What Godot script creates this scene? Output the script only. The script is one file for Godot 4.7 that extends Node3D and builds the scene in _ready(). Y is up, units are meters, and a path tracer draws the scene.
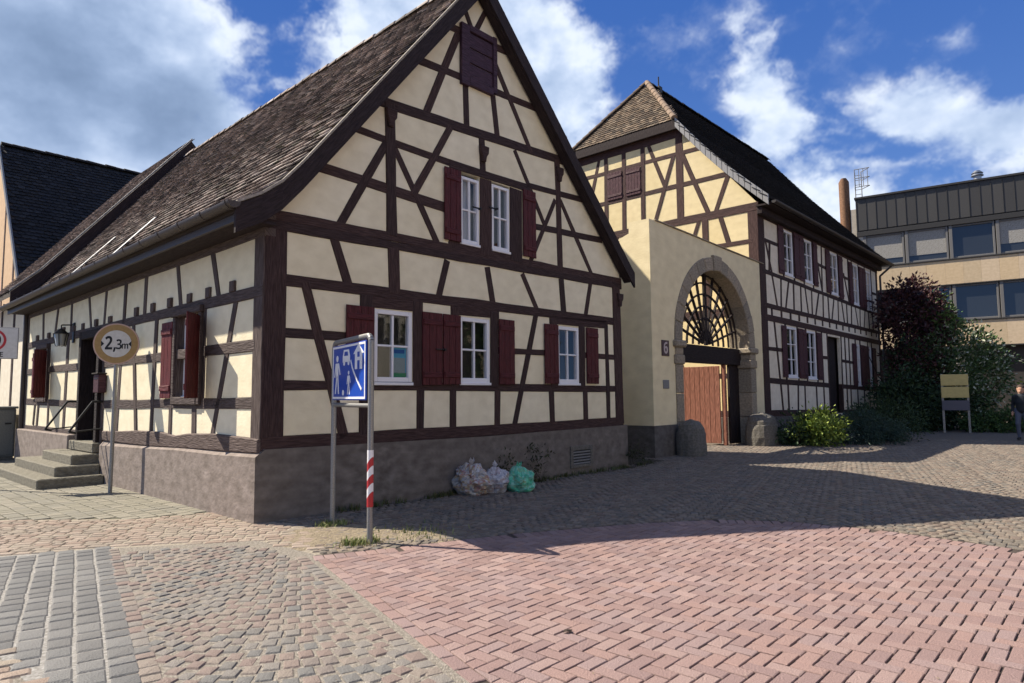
extends Node3D
# A village square with a half-timbered house, a gateway, a second half-timbered house and an office block.

const TURN := 0.82310          # both old houses and the gateway share this heading (radians about y)
const HOUSE_AT := Vector3(-3.2414, 0, -8.7117)
const GATE_AT := Vector3(3.571, 0, -16.846)
const SECOND_AT := Vector3(8.331, 0, -21.979)
const EYE := Vector3(0, 1.6, 0)

var rng := RandomNumberGenerator.new()
var M := {}
var T := {}

class MB:
	var v := PackedVector3Array()
	var n := PackedVector3Array()
	var uv := PackedVector2Array()
	var c := PackedColorArray()
	var col := Color(1, 1, 1)
	var use_c := false
	func tri(p: Vector3, q: Vector3, r: Vector3, a := Vector2.ZERO, b := Vector2.ZERO, d := Vector2.ZERO) -> void:
		var m := (q - p).cross(r - p).normalized()
		v.append(p); v.append(r); v.append(q)
		n.append(m); n.append(m); n.append(m)
		uv.append(a); uv.append(d); uv.append(b)
		if use_c:
			c.append(col); c.append(col); c.append(col)
	func quad(p: Vector3, q: Vector3, r: Vector3, s: Vector3) -> void:
		var lu := p.distance_to(q)
		var lv := p.distance_to(s)
		tri(p, q, r, Vector2(0, 0), Vector2(lu, 0), Vector2(lu, lv))
		tri(p, r, s, Vector2(0, 0), Vector2(lu, lv), Vector2(0, lv))
	func smooth_tri(p: Vector3, q: Vector3, r: Vector3, np: Vector3, nq: Vector3, nr: Vector3) -> void:
		v.append(p); v.append(r); v.append(q)
		n.append(np); n.append(nr); n.append(nq)
		uv.append(Vector2.ZERO); uv.append(Vector2.ZERO); uv.append(Vector2.ZERO)
		if use_c:
			c.append(col); c.append(col); c.append(col)
	func mesh() -> ArrayMesh:
		var a := []
		a.resize(Mesh.ARRAY_MAX)
		a[Mesh.ARRAY_VERTEX] = v
		a[Mesh.ARRAY_NORMAL] = n
		a[Mesh.ARRAY_TEX_UV] = uv
		if use_c:
			a[Mesh.ARRAY_COLOR] = c
		var m := ArrayMesh.new()
		m.add_surface_from_arrays(Mesh.PRIMITIVE_TRIANGLES, a)
		return m
	# box between lo and hi with chamfered edges along every side
	func box(lo: Vector3, hi: Vector3, b := 0.0, t := Transform3D.IDENTITY) -> void:
		var size := hi - lo
		b = minf(b, minf(size.x, minf(size.y, size.z)) * 0.45)
		var mid := (lo + hi) * 0.5
		var h := size * 0.5
		if b <= 0.0:
			for ax in 3:
				for s in [-1.0, 1.0]:
					var e := [Vector3.ZERO, Vector3.ZERO, Vector3.ZERO]
					var o := Vector3.ZERO; o[ax] = h[ax] * s
					var p := Vector3.ZERO; p[(ax + 1) % 3] = h[(ax + 1) % 3]
					var q := Vector3.ZERO; q[(ax + 2) % 3] = h[(ax + 2) % 3] * s
					quad(t * (mid + o - p - q), t * (mid + o + p - q), t * (mid + o + p + q), t * (mid + o - p + q))
			return
		var sg := [-1.0, 1.0]
		for ax in 3:
			var i1 := (ax + 1) % 3
			var i2 := (ax + 2) % 3
			for s: float in sg:
				var o := Vector3.ZERO; o[ax] = h[ax] * s
				var p := Vector3.ZERO; p[i1] = h[i1] - b
				var q := Vector3.ZERO; q[i2] = (h[i2] - b) * s
				quad(t * (mid + o - p - q), t * (mid + o + p - q), t * (mid + o + p + q), t * (mid + o - p + q))
			for s1: float in sg:
				for s2: float in sg:
					var e1 := Vector3.ZERO; e1[i1] = h[i1] * s1; e1[i2] = (h[i2] - b) * s2
					var e2 := Vector3.ZERO; e2[i1] = (h[i1] - b) * s1; e2[i2] = h[i2] * s2
					var d := Vector3.ZERO; d[ax] = (h[ax] - b)
					if s1 * s2 > 0:
						quad(t * (mid + e1 - d), t * (mid + e2 - d), t * (mid + e2 + d), t * (mid + e1 + d))
					else:
						quad(t * (mid + e2 - d), t * (mid + e1 - d), t * (mid + e1 + d), t * (mid + e2 + d))
		for sx: float in sg:
			for sy: float in sg:
				for sz: float in sg:
					var s3 := Vector3(sx, sy, sz)
					var p0 := mid + Vector3(h.x, h.y - b, h.z - b) * s3
					var p1 := mid + Vector3(h.x - b, h.y, h.z - b) * s3
					var p2 := mid + Vector3(h.x - b, h.y - b, h.z) * s3
					if sx * sy * sz > 0:
						tri(t * p0, t * p1, t * p2)
					else:
						tri(t * p0, t * p2, t * p1)
	# prism over a counter-clockwise outline in x, y from z0 to z1, front edge chamfered by ch, uv turned by dir
	func prism(poly: PackedVector2Array, z0: float, z1: float, ch := 0.0, dir := Vector2(1, 0), t := Transform3D.IDENTITY, back := false) -> void:
		var k := poly.size()
		var top := poly
		if ch > 0.0:
			top = PackedVector2Array()
			for i in k:
				var a := poly[(i + k - 1) % k]
				var b := poly[i]
				var e := poly[(i + 1) % k]
				var d1 := (b - a).normalized()
				var d2 := (e - b).normalized()
				var n1 := Vector2(-d1.y, d1.x)
				var n2 := Vector2(-d2.y, d2.x)
				var m := (n1 + n2)
				var l := maxf(m.length_squared() * 0.5, 0.35)
				top.append(b + m * (ch / l))
		var idx := Geometry2D.triangulate_polygon(top)
		if idx.is_empty():
			idx = Geometry2D.triangulate_polygon(poly)
			top = poly
		var off := Vector2(poly[0].x * 7.31 + poly[0].y * 3.17, poly[0].y * 5.7 + poly[0].x)
		for i in range(0, idx.size(), 3):
			var a := top[idx[i]]; var b := top[idx[i + 1]]; var e := top[idx[i + 2]]
			if (b - a).cross(e - a) < 0:
				var w := b; b = e; e = w
			tri(t * Vector3(a.x, a.y, z1), t * Vector3(b.x, b.y, z1), t * Vector3(e.x, e.y, z1), rot(a, dir) + off, rot(b, dir) + off, rot(e, dir) + off)
			if back:
				tri(t * Vector3(a.x, a.y, z0), t * Vector3(e.x, e.y, z0), t * Vector3(b.x, b.y, z0), rot(a, dir) + off, rot(e, dir) + off, rot(b, dir) + off)
		for i in k:
			var a := poly[i]; var b := poly[(i + 1) % k]
			var ta := top[i]; var tb := top[(i + 1) % k]
			var zm := z1 - ch
			if ch > 0.0:
				side4(t * Vector3(a.x, a.y, zm), t * Vector3(b.x, b.y, zm), t * Vector3(tb.x, tb.y, z1), t * Vector3(ta.x, ta.y, z1), rot(a, dir) + off, rot(b, dir) + off, 0.01)
			side4(t * Vector3(a.x, a.y, z0), t * Vector3(b.x, b.y, z0), t * Vector3(b.x, b.y, zm), t * Vector3(a.x, a.y, zm), rot(a, dir) + off, rot(b, dir) + off, z1 - z0)
	func side4(p: Vector3, q: Vector3, r: Vector3, s: Vector3, a: Vector2, b: Vector2, d: float) -> void:
		var e := Vector2(0, d)
		tri(p, q, r, a, b, b + e)
		tri(p, r, s, a, b + e, a + e)
	static func rot(p: Vector2, d: Vector2) -> Vector2:
		return Vector2(p.dot(d), p.dot(Vector2(-d.y, d.x)))
	# round bar from p to q
	func tube(p: Vector3, q: Vector3, r0: float, r1 := -1.0, k := 8, caps := true) -> void:
		if r1 < 0: r1 = r0
		var d := (q - p).normalized()
		var a := d.cross(Vector3.UP if absf(d.y) < 0.9 else Vector3.RIGHT).normalized()
		var b := d.cross(a)
		for i in k:
			var t0 := TAU * i / k
			var t1 := TAU * (i + 1) / k
			var e0 := a * cos(t0) + b * sin(t0)
			var e1 := a * cos(t1) + b * sin(t1)
			smooth_tri(p + e0 * r0, p + e1 * r0, q + e1 * r1, e0, e1, e1)
			smooth_tri(p + e0 * r0, q + e1 * r1, q + e0 * r1, e0, e1, e0)
			if caps:
				tri(p, p + e1 * r0, p + e0 * r0)
				tri(q, q + e0 * r1, q + e1 * r1)

# ---------------------------------------------------------------- naming helpers
func numbered(called: String) -> String:
	if not has_node(NodePath(called)):
		return called
	var k := 1
	while has_node(NodePath("%s_%03d" % [called, k])):
		k += 1
	return "%s_%03d" % [called, k]

func thing(called: String, label: String, category: String, at := Vector3.ZERO, turn := 0.0, group := "") -> Node3D:
	var o := Node3D.new()
	o.name = numbered(called)
	add_child(o)
	o.position = at
	o.rotation.y = turn
	o.set_meta("label", label)
	o.set_meta("category", category)
	if group: o.set_meta("group", group)
	return o

func part(called: String, parent: Node, t := Transform3D.IDENTITY) -> Node3D:
	var o := Node3D.new()
	o.name = called
	parent.add_child(o, true)
	o.transform = t
	return o

func put(called: String, mesh: Mesh, m: Material, parent: Node, t := Transform3D.IDENTITY) -> MeshInstance3D:
	var o := MeshInstance3D.new()
	o.name = called
	o.mesh = mesh
	o.material_override = m
	parent.add_child(o, true)
	o.transform = t
	return o

func setting(called: String, mesh: Mesh, m: Material) -> MeshInstance3D:
	var o := put(called, mesh, m, self)
	o.set_meta("kind", "structure")
	return o

func boxed(called: String, lo: Vector3, hi: Vector3, b: float, m: Material, parent: Node, t := Transform3D.IDENTITY) -> MeshInstance3D:
	var mb := MB.new()
	mb.box(lo, hi, b)
	return put(called, mb.mesh(), m, parent, t)

func scatter(called: String, mesh: Mesh, m: Material, where: Array, tint: PackedColorArray, parent: Node) -> MultiMeshInstance3D:
	var mm := MultiMesh.new()
	mm.transform_format = MultiMesh.TRANSFORM_3D
	mm.use_colors = true
	mm.mesh = mesh
	mm.instance_count = where.size()
	for i in where.size():
		mm.set_instance_transform(i, where[i])
		mm.set_instance_color(i, tint[i])
	var o := MultiMeshInstance3D.new()
	o.name = called
	o.multimesh = mm
	o.material_override = m
	parent.add_child(o, true)
	o.set_meta("kind", "stuff")
	return o

# ---------------------------------------------------------------- materials
func noise_tex(freq: float, lo: float, hi: float, seed_: int, octaves := 4, size := 512, type := FastNoiseLite.TYPE_SIMPLEX_SMOOTH) -> NoiseTexture2D:
	var f := FastNoiseLite.new()
	f.noise_type = type
	f.frequency = freq
	f.seed = seed_
	f.fractal_octaves = octaves
	var t := NoiseTexture2D.new()
	t.width = size
	t.height = size
	t.seamless = true
	t.noise = f
	var g := Gradient.new()
	g.set_color(0, Color(lo, lo, lo))
	g.set_color(1, Color(hi, hi, hi))
	t.color_ramp = g
	return t

func tint_tex(freq: float, a: Color, b: Color, seed_: int, octaves := 4, size := 512) -> NoiseTexture2D:
	var t := noise_tex(freq, 0, 1, seed_, octaves, size)
	var g := Gradient.new()
	g.set_color(0, a)
	g.set_color(1, b)
	t.color_ramp = g
	return t

func lin(r: float, g: float, b: float) -> Color:
	return Color(r, g, b).linear_to_srgb()

func mat(color: Color, rough := 0.85, tex: Texture2D = null, scale := 1.0, bump: Texture2D = null, depth := 0.0, bump_scale := -1.0) -> StandardMaterial3D:
	var m := StandardMaterial3D.new()
	m.albedo_color = color
	m.roughness = rough
	m.metallic_specular = 0.4
	if tex or bump:
		m.uv1_triplanar = true
		m.uv1_world_triplanar = true
		m.uv1_scale = Vector3.ONE * scale
		m.albedo_texture = tex
	if bump:
		m.heightmap_enabled = true
		m.heightmap_texture = bump
		m.heightmap_scale = depth
	return m

func wood(color: Color, rough := 0.8) -> StandardMaterial3D:
	var m := StandardMaterial3D.new()
	m.albedo_color = color
	m.roughness = rough
	m.metallic_specular = 0.35
	m.uv1_scale = Vector3(0.35, 3.4, 1)
	m.albedo_texture = T.grain
	m.heightmap_enabled = true
	m.heightmap_texture = T.grain_relief
	m.heightmap_scale = 0.7
	return m

func make_materials() -> void:
	T.plaster = tint_tex(0.012, Color(0.90, 0.89, 0.87), Color(1, 1, 1), 3, 5)
	T.plaster_relief = noise_tex(0.06, 0.2, 0.8, 4, 4)
	T.grain = tint_tex(0.02, Color(0.62, 0.58, 0.56), Color(1, 1, 1), 5, 5)
	T.grain_relief = noise_tex(0.025, 0.0, 1.0, 6, 5)
	T.stone = tint_tex(0.02, Color(0.68, 0.67, 0.65), Color(1, 1, 1), 7, 5)
	T.stone_relief = noise_tex(0.05, 0.0, 1.0, 8, 5)
	T.fine = tint_tex(0.08, Color(0.72, 0.70, 0.68), Color(1, 1, 1), 9, 5)
	T.streak = tint_tex(0.015, Color(0.60, 0.57, 0.54), Color(1, 1, 1), 10, 5)
	T.sett_far = tint_tex(0.11, Color(0.6, 0.58, 0.56), Color(1, 1, 1), 14, 2)
	M.sand = mat(lin(0.33, 0.275, 0.195), 0.97, T.stone, 1.6, T.stone_relief, 1.6)
	M.earth = mat(lin(0.085, 0.07, 0.05), 0.97, T.stone, 2.0, T.stone_relief, 2.5)
	M.plaster = []
	for k in 4:
		M.plaster.append(mat(lin(0.81 + 0.012 * k, 0.74 + 0.014 * k, 0.535 + 0.018 * k), 0.9, T.plaster, 0.55, T.plaster_relief, 0.35))
	M.plaster2 = []
	for k in 3:
		M.plaster2.append(mat(lin(0.74 + 0.02 * k, 0.62 + 0.02 * k, 0.36 + 0.02 * k), 0.9, T.plaster, 0.55, T.plaster_relief, 0.35))
	M.plaster3 = []
	for k in 3:
		M.plaster3.append(mat(lin(0.76 + 0.02 * k, 0.69 + 0.02 * k, 0.56 + 0.02 * k), 0.9, T.plaster, 0.55, T.plaster_relief, 0.35))
	M.gate_wall = mat(lin(0.80, 0.70, 0.46), 0.92, T.plaster, 0.4, T.plaster_relief, 0.5)
	M.timber = [wood(lin(0.070, 0.042, 0.040)), wood(lin(0.080, 0.048, 0.045)), wood(lin(0.060, 0.038, 0.037))]
	M.timber_dark = wood(lin(0.028, 0.020, 0.021))
	M.timber2 = [wood(lin(0.095, 0.055, 0.052)), wood(lin(0.085, 0.050, 0.048))]
	M.weathered = [wood(lin(0.125, 0.098, 0.092)), wood(lin(0.14, 0.112, 0.104)), wood(lin(0.11, 0.086, 0.082))]  # weathered side wall timbers, tone also lightened for the sun on that wall
	M.sill_worn = wood(lin(0.15, 0.115, 0.105))
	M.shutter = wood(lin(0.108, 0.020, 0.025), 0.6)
	M.shutter_lit = wood(lin(0.15, 0.028, 0.032), 0.6)  # same shutter red, brightened in colour for the sunlit side wall
	M.shutter2 = wood(lin(0.10, 0.042, 0.055), 0.65)
	M.hatch = wood(lin(0.075, 0.038, 0.062), 0.6)
	M.barge = wood(lin(0.040, 0.028, 0.030))
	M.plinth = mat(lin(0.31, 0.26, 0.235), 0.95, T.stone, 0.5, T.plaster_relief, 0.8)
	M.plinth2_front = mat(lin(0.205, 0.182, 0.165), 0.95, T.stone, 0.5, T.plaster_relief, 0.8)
	M.peach = mat(lin(0.62, 0.43, 0.27), 0.9, T.plaster, 0.5, T.plaster_relief, 0.4)
	M.plinth2 = mat(lin(0.15, 0.14, 0.135), 0.95, T.stone, 0.5, T.plaster_relief, 0.8)
	M.stone = mat(lin(0.40, 0.345, 0.27), 0.95, T.stone, 1.3, T.stone_relief, 1.6)
	M.stone_grey = mat(lin(0.20, 0.19, 0.17), 0.95, T.stone, 1.3, T.stone_relief, 1.8)
	M.stones = [M.stone, mat(lin(0.44, 0.375, 0.29), 0.95, T.stone, 1.2, T.stone_relief, 1.6), mat(lin(0.35, 0.31, 0.25), 0.95, T.stone, 1.4, T.stone_relief, 1.6)]
	M.gate_red = wood(lin(0.37, 0.165, 0.115), 0.7)
	M.plate_dark = mat(lin(0.05, 0.02, 0.022), 0.4)
	M.zinc_light = mat(lin(0.36, 0.37, 0.385), 0.5, T.fine, 0.9)
	M.zinc_dark = mat(lin(0.05, 0.045, 0.045), 0.5, T.fine, 0.9)
	M.render_pale = mat(lin(0.50, 0.46, 0.40), 0.9, T.plaster, 0.5)
	M.clad = [mat(lin(0.075, 0.075, 0.075), 0.55, T.fine, 0.6), mat(lin(0.085, 0.084, 0.083), 0.55, T.fine, 0.6), mat(lin(0.068, 0.068, 0.069), 0.55, T.fine, 0.6)]
	M.clad_dark = mat(lin(0.035, 0.034, 0.034), 0.6)
	M.travertine = [mat(lin(0.66, 0.51, 0.33), 0.85, T.plaster, 0.9), mat(lin(0.72, 0.56, 0.37), 0.85, T.plaster, 0.9), mat(lin(0.62, 0.49, 0.33), 0.85, T.plaster, 0.9), mat(lin(0.68, 0.54, 0.38), 0.85, T.plaster, 0.9)]
	M.frame_grey = mat(lin(0.16, 0.155, 0.15), 0.5)
	M.office_glass = mat(lin(0.03, 0.035, 0.042), 0.06)
	M.office_glass.metallic_specular = 0.6
	M.blind = mat(lin(0.48, 0.48, 0.46), 0.8, T.streak, 2.5)
	M.rust = mat(lin(0.27, 0.14, 0.075), 0.7, T.stone, 0.8)
	M.galv = mat(lin(0.36, 0.37, 0.37), 0.45, T.fine, 1.5)
	M.galv.metallic = 0.5
	M.sign_blue = mat(lin(0.008, 0.055, 0.36), 0.35)
	M.sign_white = mat(lin(0.75, 0.75, 0.76), 0.4)
	M.sign_field = mat(lin(0.62, 0.61, 0.58), 0.5, T.plaster, 2.0)
	M.sign_grey = mat(lin(0.22, 0.22, 0.22), 0.5)
	M.sign_red = mat(lin(0.42, 0.03, 0.035), 0.4)
	M.sign_ochre = mat(lin(0.36, 0.235, 0.09), 0.5, T.plaster, 2.0)
	M.sign_pink = mat(lin(0.50, 0.33, 0.26), 0.5)
	M.cabinet = mat(lin(0.20, 0.21, 0.20), 0.6, T.fine, 0.8)
	M.lamp_glass = mat(lin(0.30, 0.30, 0.27), 0.2)
	M.bag = mat(Color(1, 1, 1), 0.28)
	M.bag.vertex_color_use_as_albedo = true
	M.skin = mat(Color(1, 1, 1), 0.8)
	M.skin.vertex_color_use_as_albedo = true
	M.yellow = mat(lin(0.62, 0.51, 0.21), 0.5, T.plaster, 1.0)
	M.panel_blue = mat(lin(0.10, 0.10, 0.13), 0.5)
	M.step = mat(lin(0.25, 0.235, 0.19), 0.95, T.stone, 1.1, T.stone_relief, 1.5)
	M.white = mat(lin(0.72, 0.72, 0.74), 0.45)
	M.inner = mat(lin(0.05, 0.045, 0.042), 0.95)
	M.curtain = mat(lin(0.62, 0.64, 0.70), 0.95)
	var g := StandardMaterial3D.new()
	g.albedo_color = Color(0.06, 0.07, 0.08, 0.22)
	g.transparency = BaseMaterial3D.TRANSPARENCY_ALPHA
	g.roughness = 0.03
	g.metallic_specular = 0.5
	M.glass = g
	M.metal = mat(lin(0.33, 0.34, 0.35), 0.42)
	M.metal.metallic = 0.7
	M.metal_dull = mat(lin(0.30, 0.31, 0.32), 0.6, T.fine, 0.8)
	M.metal_dull.metallic = 0.35
	M.zinc = mat(lin(0.095, 0.082, 0.078), 0.5, T.fine, 0.7)
	M.zinc.metallic = 0.3
	M.black = mat(lin(0.012, 0.012, 0.013), 0.5)
	M.tile = mat(Color(1, 1, 1), 0.9, T.fine, 2.2, T.stone_relief, 0.6)
	M.tile.vertex_color_use_as_albedo = true
	M.roof_deck = mat(lin(0.05, 0.04, 0.035), 0.95)
	M.mortar = mat(lin(0.42, 0.38, 0.33), 0.95, T.stone, 2.0)
	M.leaf = mat(Color(1, 1, 1), 0.6)
	M.leaf.vertex_color_use_as_albedo = true
	M.leaf.backlight_enabled = true
	M.leaf.backlight = Color(0.25, 0.3, 0.1)
	M.bark = mat(lin(0.06, 0.045, 0.035), 0.95, T.stone, 2.0)
	M.sett = mat(Color(1, 1, 1), 0.86, T.fine, 2.3, T.stone_relief, 0.5)
	M.sett.vertex_color_use_as_albedo = true

# ---------------------------------------------------------------- sky
func fsmooth(a: float, b: float, x: float) -> float:
	var t := clampf((x - a) / (b - a), 0.0, 1.0)
	return t * t * (3.0 - 2.0 * t)

func make_sky() -> ImageTexture:
	var W := 3072
	var H := 1536
	var half := H / 2
	# clouds: azimuth and height in degrees, half-axes in degrees, thickness, greyness
	var blobs := [
		[-36, 23, 9, 6.5, 1.3, 1.0], [-29, 21.5, 7, 5, 1.3, 1.0], [-33, 27, 10, 5, 1.2, 0.7], [-25, 19, 5, 4, 0.9, 0.6], [-42, 22, 9, 8, 1.1, 0.5], [-36, 17, 8, 3, 0.8, 0.5],
		[-22.5, 17.5, 2.6, 3.4, 0.75, 0.1], [-20, 25, 4, 0.9, 0.35, 0.0],
		[-12, 30, 5, 5, 1.1, 0.15], [-6, 30, 5, 6, 1.1, 0.25], [-1, 31, 6, 6, 1.1, 0.4], [2, 26, 5, 5, 1.0, 0.35], [6.5, 25.5, 3.4, 3.6, 1.0, 0.15], [5, 21, 4, 4, 0.8, 0.2],
		[21, 24.5, 2.8, 4, 0.85, 0.25], [22.5, 20.5, 4.4, 3.4, 0.9, 0.45], [17, 19.5, 3, 2, 0.6, 0.1], [26, 17, 5, 2.5, 0.65, 0.1], [29, 13, 7, 3, 0.7, 0.1], [24, 14, 4, 2.5, 0.55, 0.1],
		[32, 20.0, 4, 2.8, 1.05, 0.45], [37, 17.9, 4.5, 2.8, 1.0, 0.6], [42, 18, 5, 3, 0.9, 0.4], [20, 12, 6, 3, 0.55, 0.1], [36, 12, 6, 2.5, 0.5, 0.0], [33, 25, 3, 0.7, 0.3, 0.0], [13, 15, 5, 3, 0.6, 0.1]]
	rng.seed = 77
	for k in 70:
		var a := rng.randf_range(48, 318)
		blobs.append([a if a <= 180 else a - 360, rng.randf_range(10, 62), rng.randf_range(5, 14), rng.randf_range(3, 7), rng.randf_range(0.7, 1.2), rng.randf_range(0, 0.6)])
	for k in 14:
		blobs.append([rng.randf_range(-45, 45), rng.randf_range(40, 80), rng.randf_range(7, 14), rng.randf_range(3, 6), rng.randf_range(0.7, 1.2), rng.randf_range(0, 0.5)])
	var sw := 512
	var sh := 128
	var dens := PackedFloat32Array(); dens.resize(sw * sh)
	var grey := PackedFloat32Array(); grey.resize(sw * sh)
	for j in sh:
		var el := 90.0 - (j + 0.5) / sh * 90.0
		var ce := cos(deg_to_rad(el))
		for i in sw:
			var az := (i + 0.5) / sw * 360.0
			var d := 0.0
			var gy := 0.0
			for b in blobs:
				var da: float = wrapf(az - b[0], -180.0, 180.0) * ce
				if absf(da) > b[2] * 2.0 or absf(el - b[1]) > b[3] * 2.0:
					continue
				var q: float = (da * da) / (b[2] * b[2]) + pow((el - b[1]) / b[3], 2.0)
				var w: float = b[4] * exp(-q * 1.3)
				d += w * (1.0 - d * 0.35)
				gy = maxf(gy, w * b[5])
			dens[j * sw + i] = d
			grey[j * sw + i] = gy
	var di := Image.create_from_data(sw, sh, false, Image.FORMAT_RF, dens.to_byte_array())
	di.resize(W, half, Image.INTERPOLATE_BILINEAR)
	var gi := Image.create_from_data(sw, sh, false, Image.FORMAT_RF, grey.to_byte_array())
	gi.resize(W, half, Image.INTERPOLATE_BILINEAR)
	var dl := di.get_data().to_float32_array()
	var gl := gi.get_data().to_float32_array()
	var f1 := FastNoiseLite.new(); f1.seed = 21; f1.frequency = 4.6; f1.fractal_octaves = 7; f1.fractal_gain = 0.6
	f1.domain_warp_enabled = true; f1.domain_warp_amplitude = 0.06; f1.domain_warp_frequency = 4.0
	var f2 := FastNoiseLite.new(); f2.seed = 33; f2.frequency = 11.0; f2.fractal_octaves = 5; f2.fractal_gain = 0.6
	var S := 0.64
	var out := PackedFloat32Array()
	out.resize(W * H * 3)
	var o := 0
	for j in half:
		var el := PI / 2 - (j + 0.5) / H * PI
		var y := sin(el)
		var ce := cos(el)
		var t := pow(clampf(1.0 - y, 0.0, 1.0), 4.2)
		var br := lerpf(0.030, 0.24, t)
		var bg := lerpf(0.098, 0.43, t)
		var bb := lerpf(0.345, 0.78, t)
		for i in W:
			var az := (i + 0.5) / W * TAU
			var d := Vector3(sin(az) * ce, y * 1.5, -cos(az) * ce)
			var k := j * W + i
			var n1 := f1.get_noise_3dv(d)
			var n2 := f2.get_noise_3dv(d)
			var body := dl[k] + n1 * 0.95 + n2 * 0.30
			var cov := fsmooth(0.34, 1.05, body)
			var wisp := fsmooth(0.02, 0.85, n1 * 0.9 + n2 * 0.35 + 0.35 * dl[k]) * 0.34
			cov = clampf(cov + wisp * (1.0 - cov), 0.0, 1.0)
			var thick := fsmooth(0.35, 1.5, dl[k] + n1 * 0.6)
			var gy := 1.0 - exp(-maxf(0.0, gl[k] * 1.05 * thick - n2 * 0.55 - n1 * 0.55 + 0.12))
			var lum := lerpf(0.70, 0.15, gy)
			out[o] = lerpf(br, lum * lerpf(0.91, 0.66, gy), cov) * S
			out[o + 1] = lerpf(bg, lum, cov) * S
			out[o + 2] = lerpf(bb, lum * lerpf(1.14, 1.66, gy), cov) * S
			o += 3
	while o < W * H * 3:
		out[o] = 0.22; out[o + 1] = 0.2; out[o + 2] = 0.18
		o += 3
	return ImageTexture.create_from_image(Image.create_from_data(W, H, false, Image.FORMAT_RGBF, out.to_byte_array()))

# ---------------------------------------------------------------- half-timbered walls
func band(x1: float, y1: float, x2: float, y2: float, w: float) -> PackedVector2Array:
	var a := Vector2(x1, y1)
	var b := Vector2(x2, y2)
	var d := (b - a).normalized()
	var nn := Vector2(-d.y, d.x)
	var k := clampi(int(a.distance_to(b) / 0.7), 1, 12)
	var lo := PackedVector2Array()
	var hi := PackedVector2Array()
	for i in k + 1:
		var p := a.lerp(b, float(i) / k)
		lo.append(p - nn * (w * 0.5 + rng.randf_range(-0.009, 0.009)))
		hi.append(p + nn * (w * 0.5 + rng.randf_range(-0.009, 0.009)))
	hi.reverse()
	lo.append_array(hi)
	return lo

func rect(x0: float, y0: float, x1: float, y1: float) -> PackedVector2Array:
	return PackedVector2Array([Vector2(x0, y0), Vector2(x1, y0), Vector2(x1, y1), Vector2(x0, y1)])

# timbers: [name, x1, y1, x2, y2, width]; openings: [x0, y0, x1, y1]
func facade(wall: Node3D, outline: PackedVector2Array, timbers: Array, openings: Array, plasters: Array, woods: Array) -> void:
	var shapes := []
	var k := 0
	for t in timbers:
		var poly := band(t[1], t[2], t[3], t[4], t[5])
		shapes.append(poly)
		var d := Vector2(t[3] - t[1], t[4] - t[2]).normalized()
		var proud: float = 0.012 + 0.002 * (k % 5) + (0.004 if t[0] in ["beam", "post"] else 0.0) + 0.0007 * (k % 3)
		var mb := MB.new()
		mb.prism(poly, -0.14, proud, 0.007, d)
		put(t[0], mb.mesh(), woods[k % woods.size()], wall)
		k += 1
	for q in openings:
		shapes.append(rect(q[0], q[1], q[2], q[3]))
	var pieces := [outline]
	for s in shapes:
		var next := []
		for p in pieces:
			for r in Geometry2D.clip_polygons(p, s):
				if Geometry2D.is_polygon_clockwise(r):
					print("hole left in ", wall.name, " near ", r[0])
					continue
				next.append(r)
		pieces = next
	for p in pieces:
		var area := 0.0
		for i in p.size():
			area += p[i].cross(p[(i + 1) % p.size()])
		if absf(area) < 0.004:
			continue
		var mb := MB.new()
		mb.prism(p, -0.12, 0.002 + rng.randf_range(-0.003, 0.003), 0.006)
		put("infill_panel", mb.mesh(), plasters[rng.randi() % plasters.size()], wall)

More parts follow.
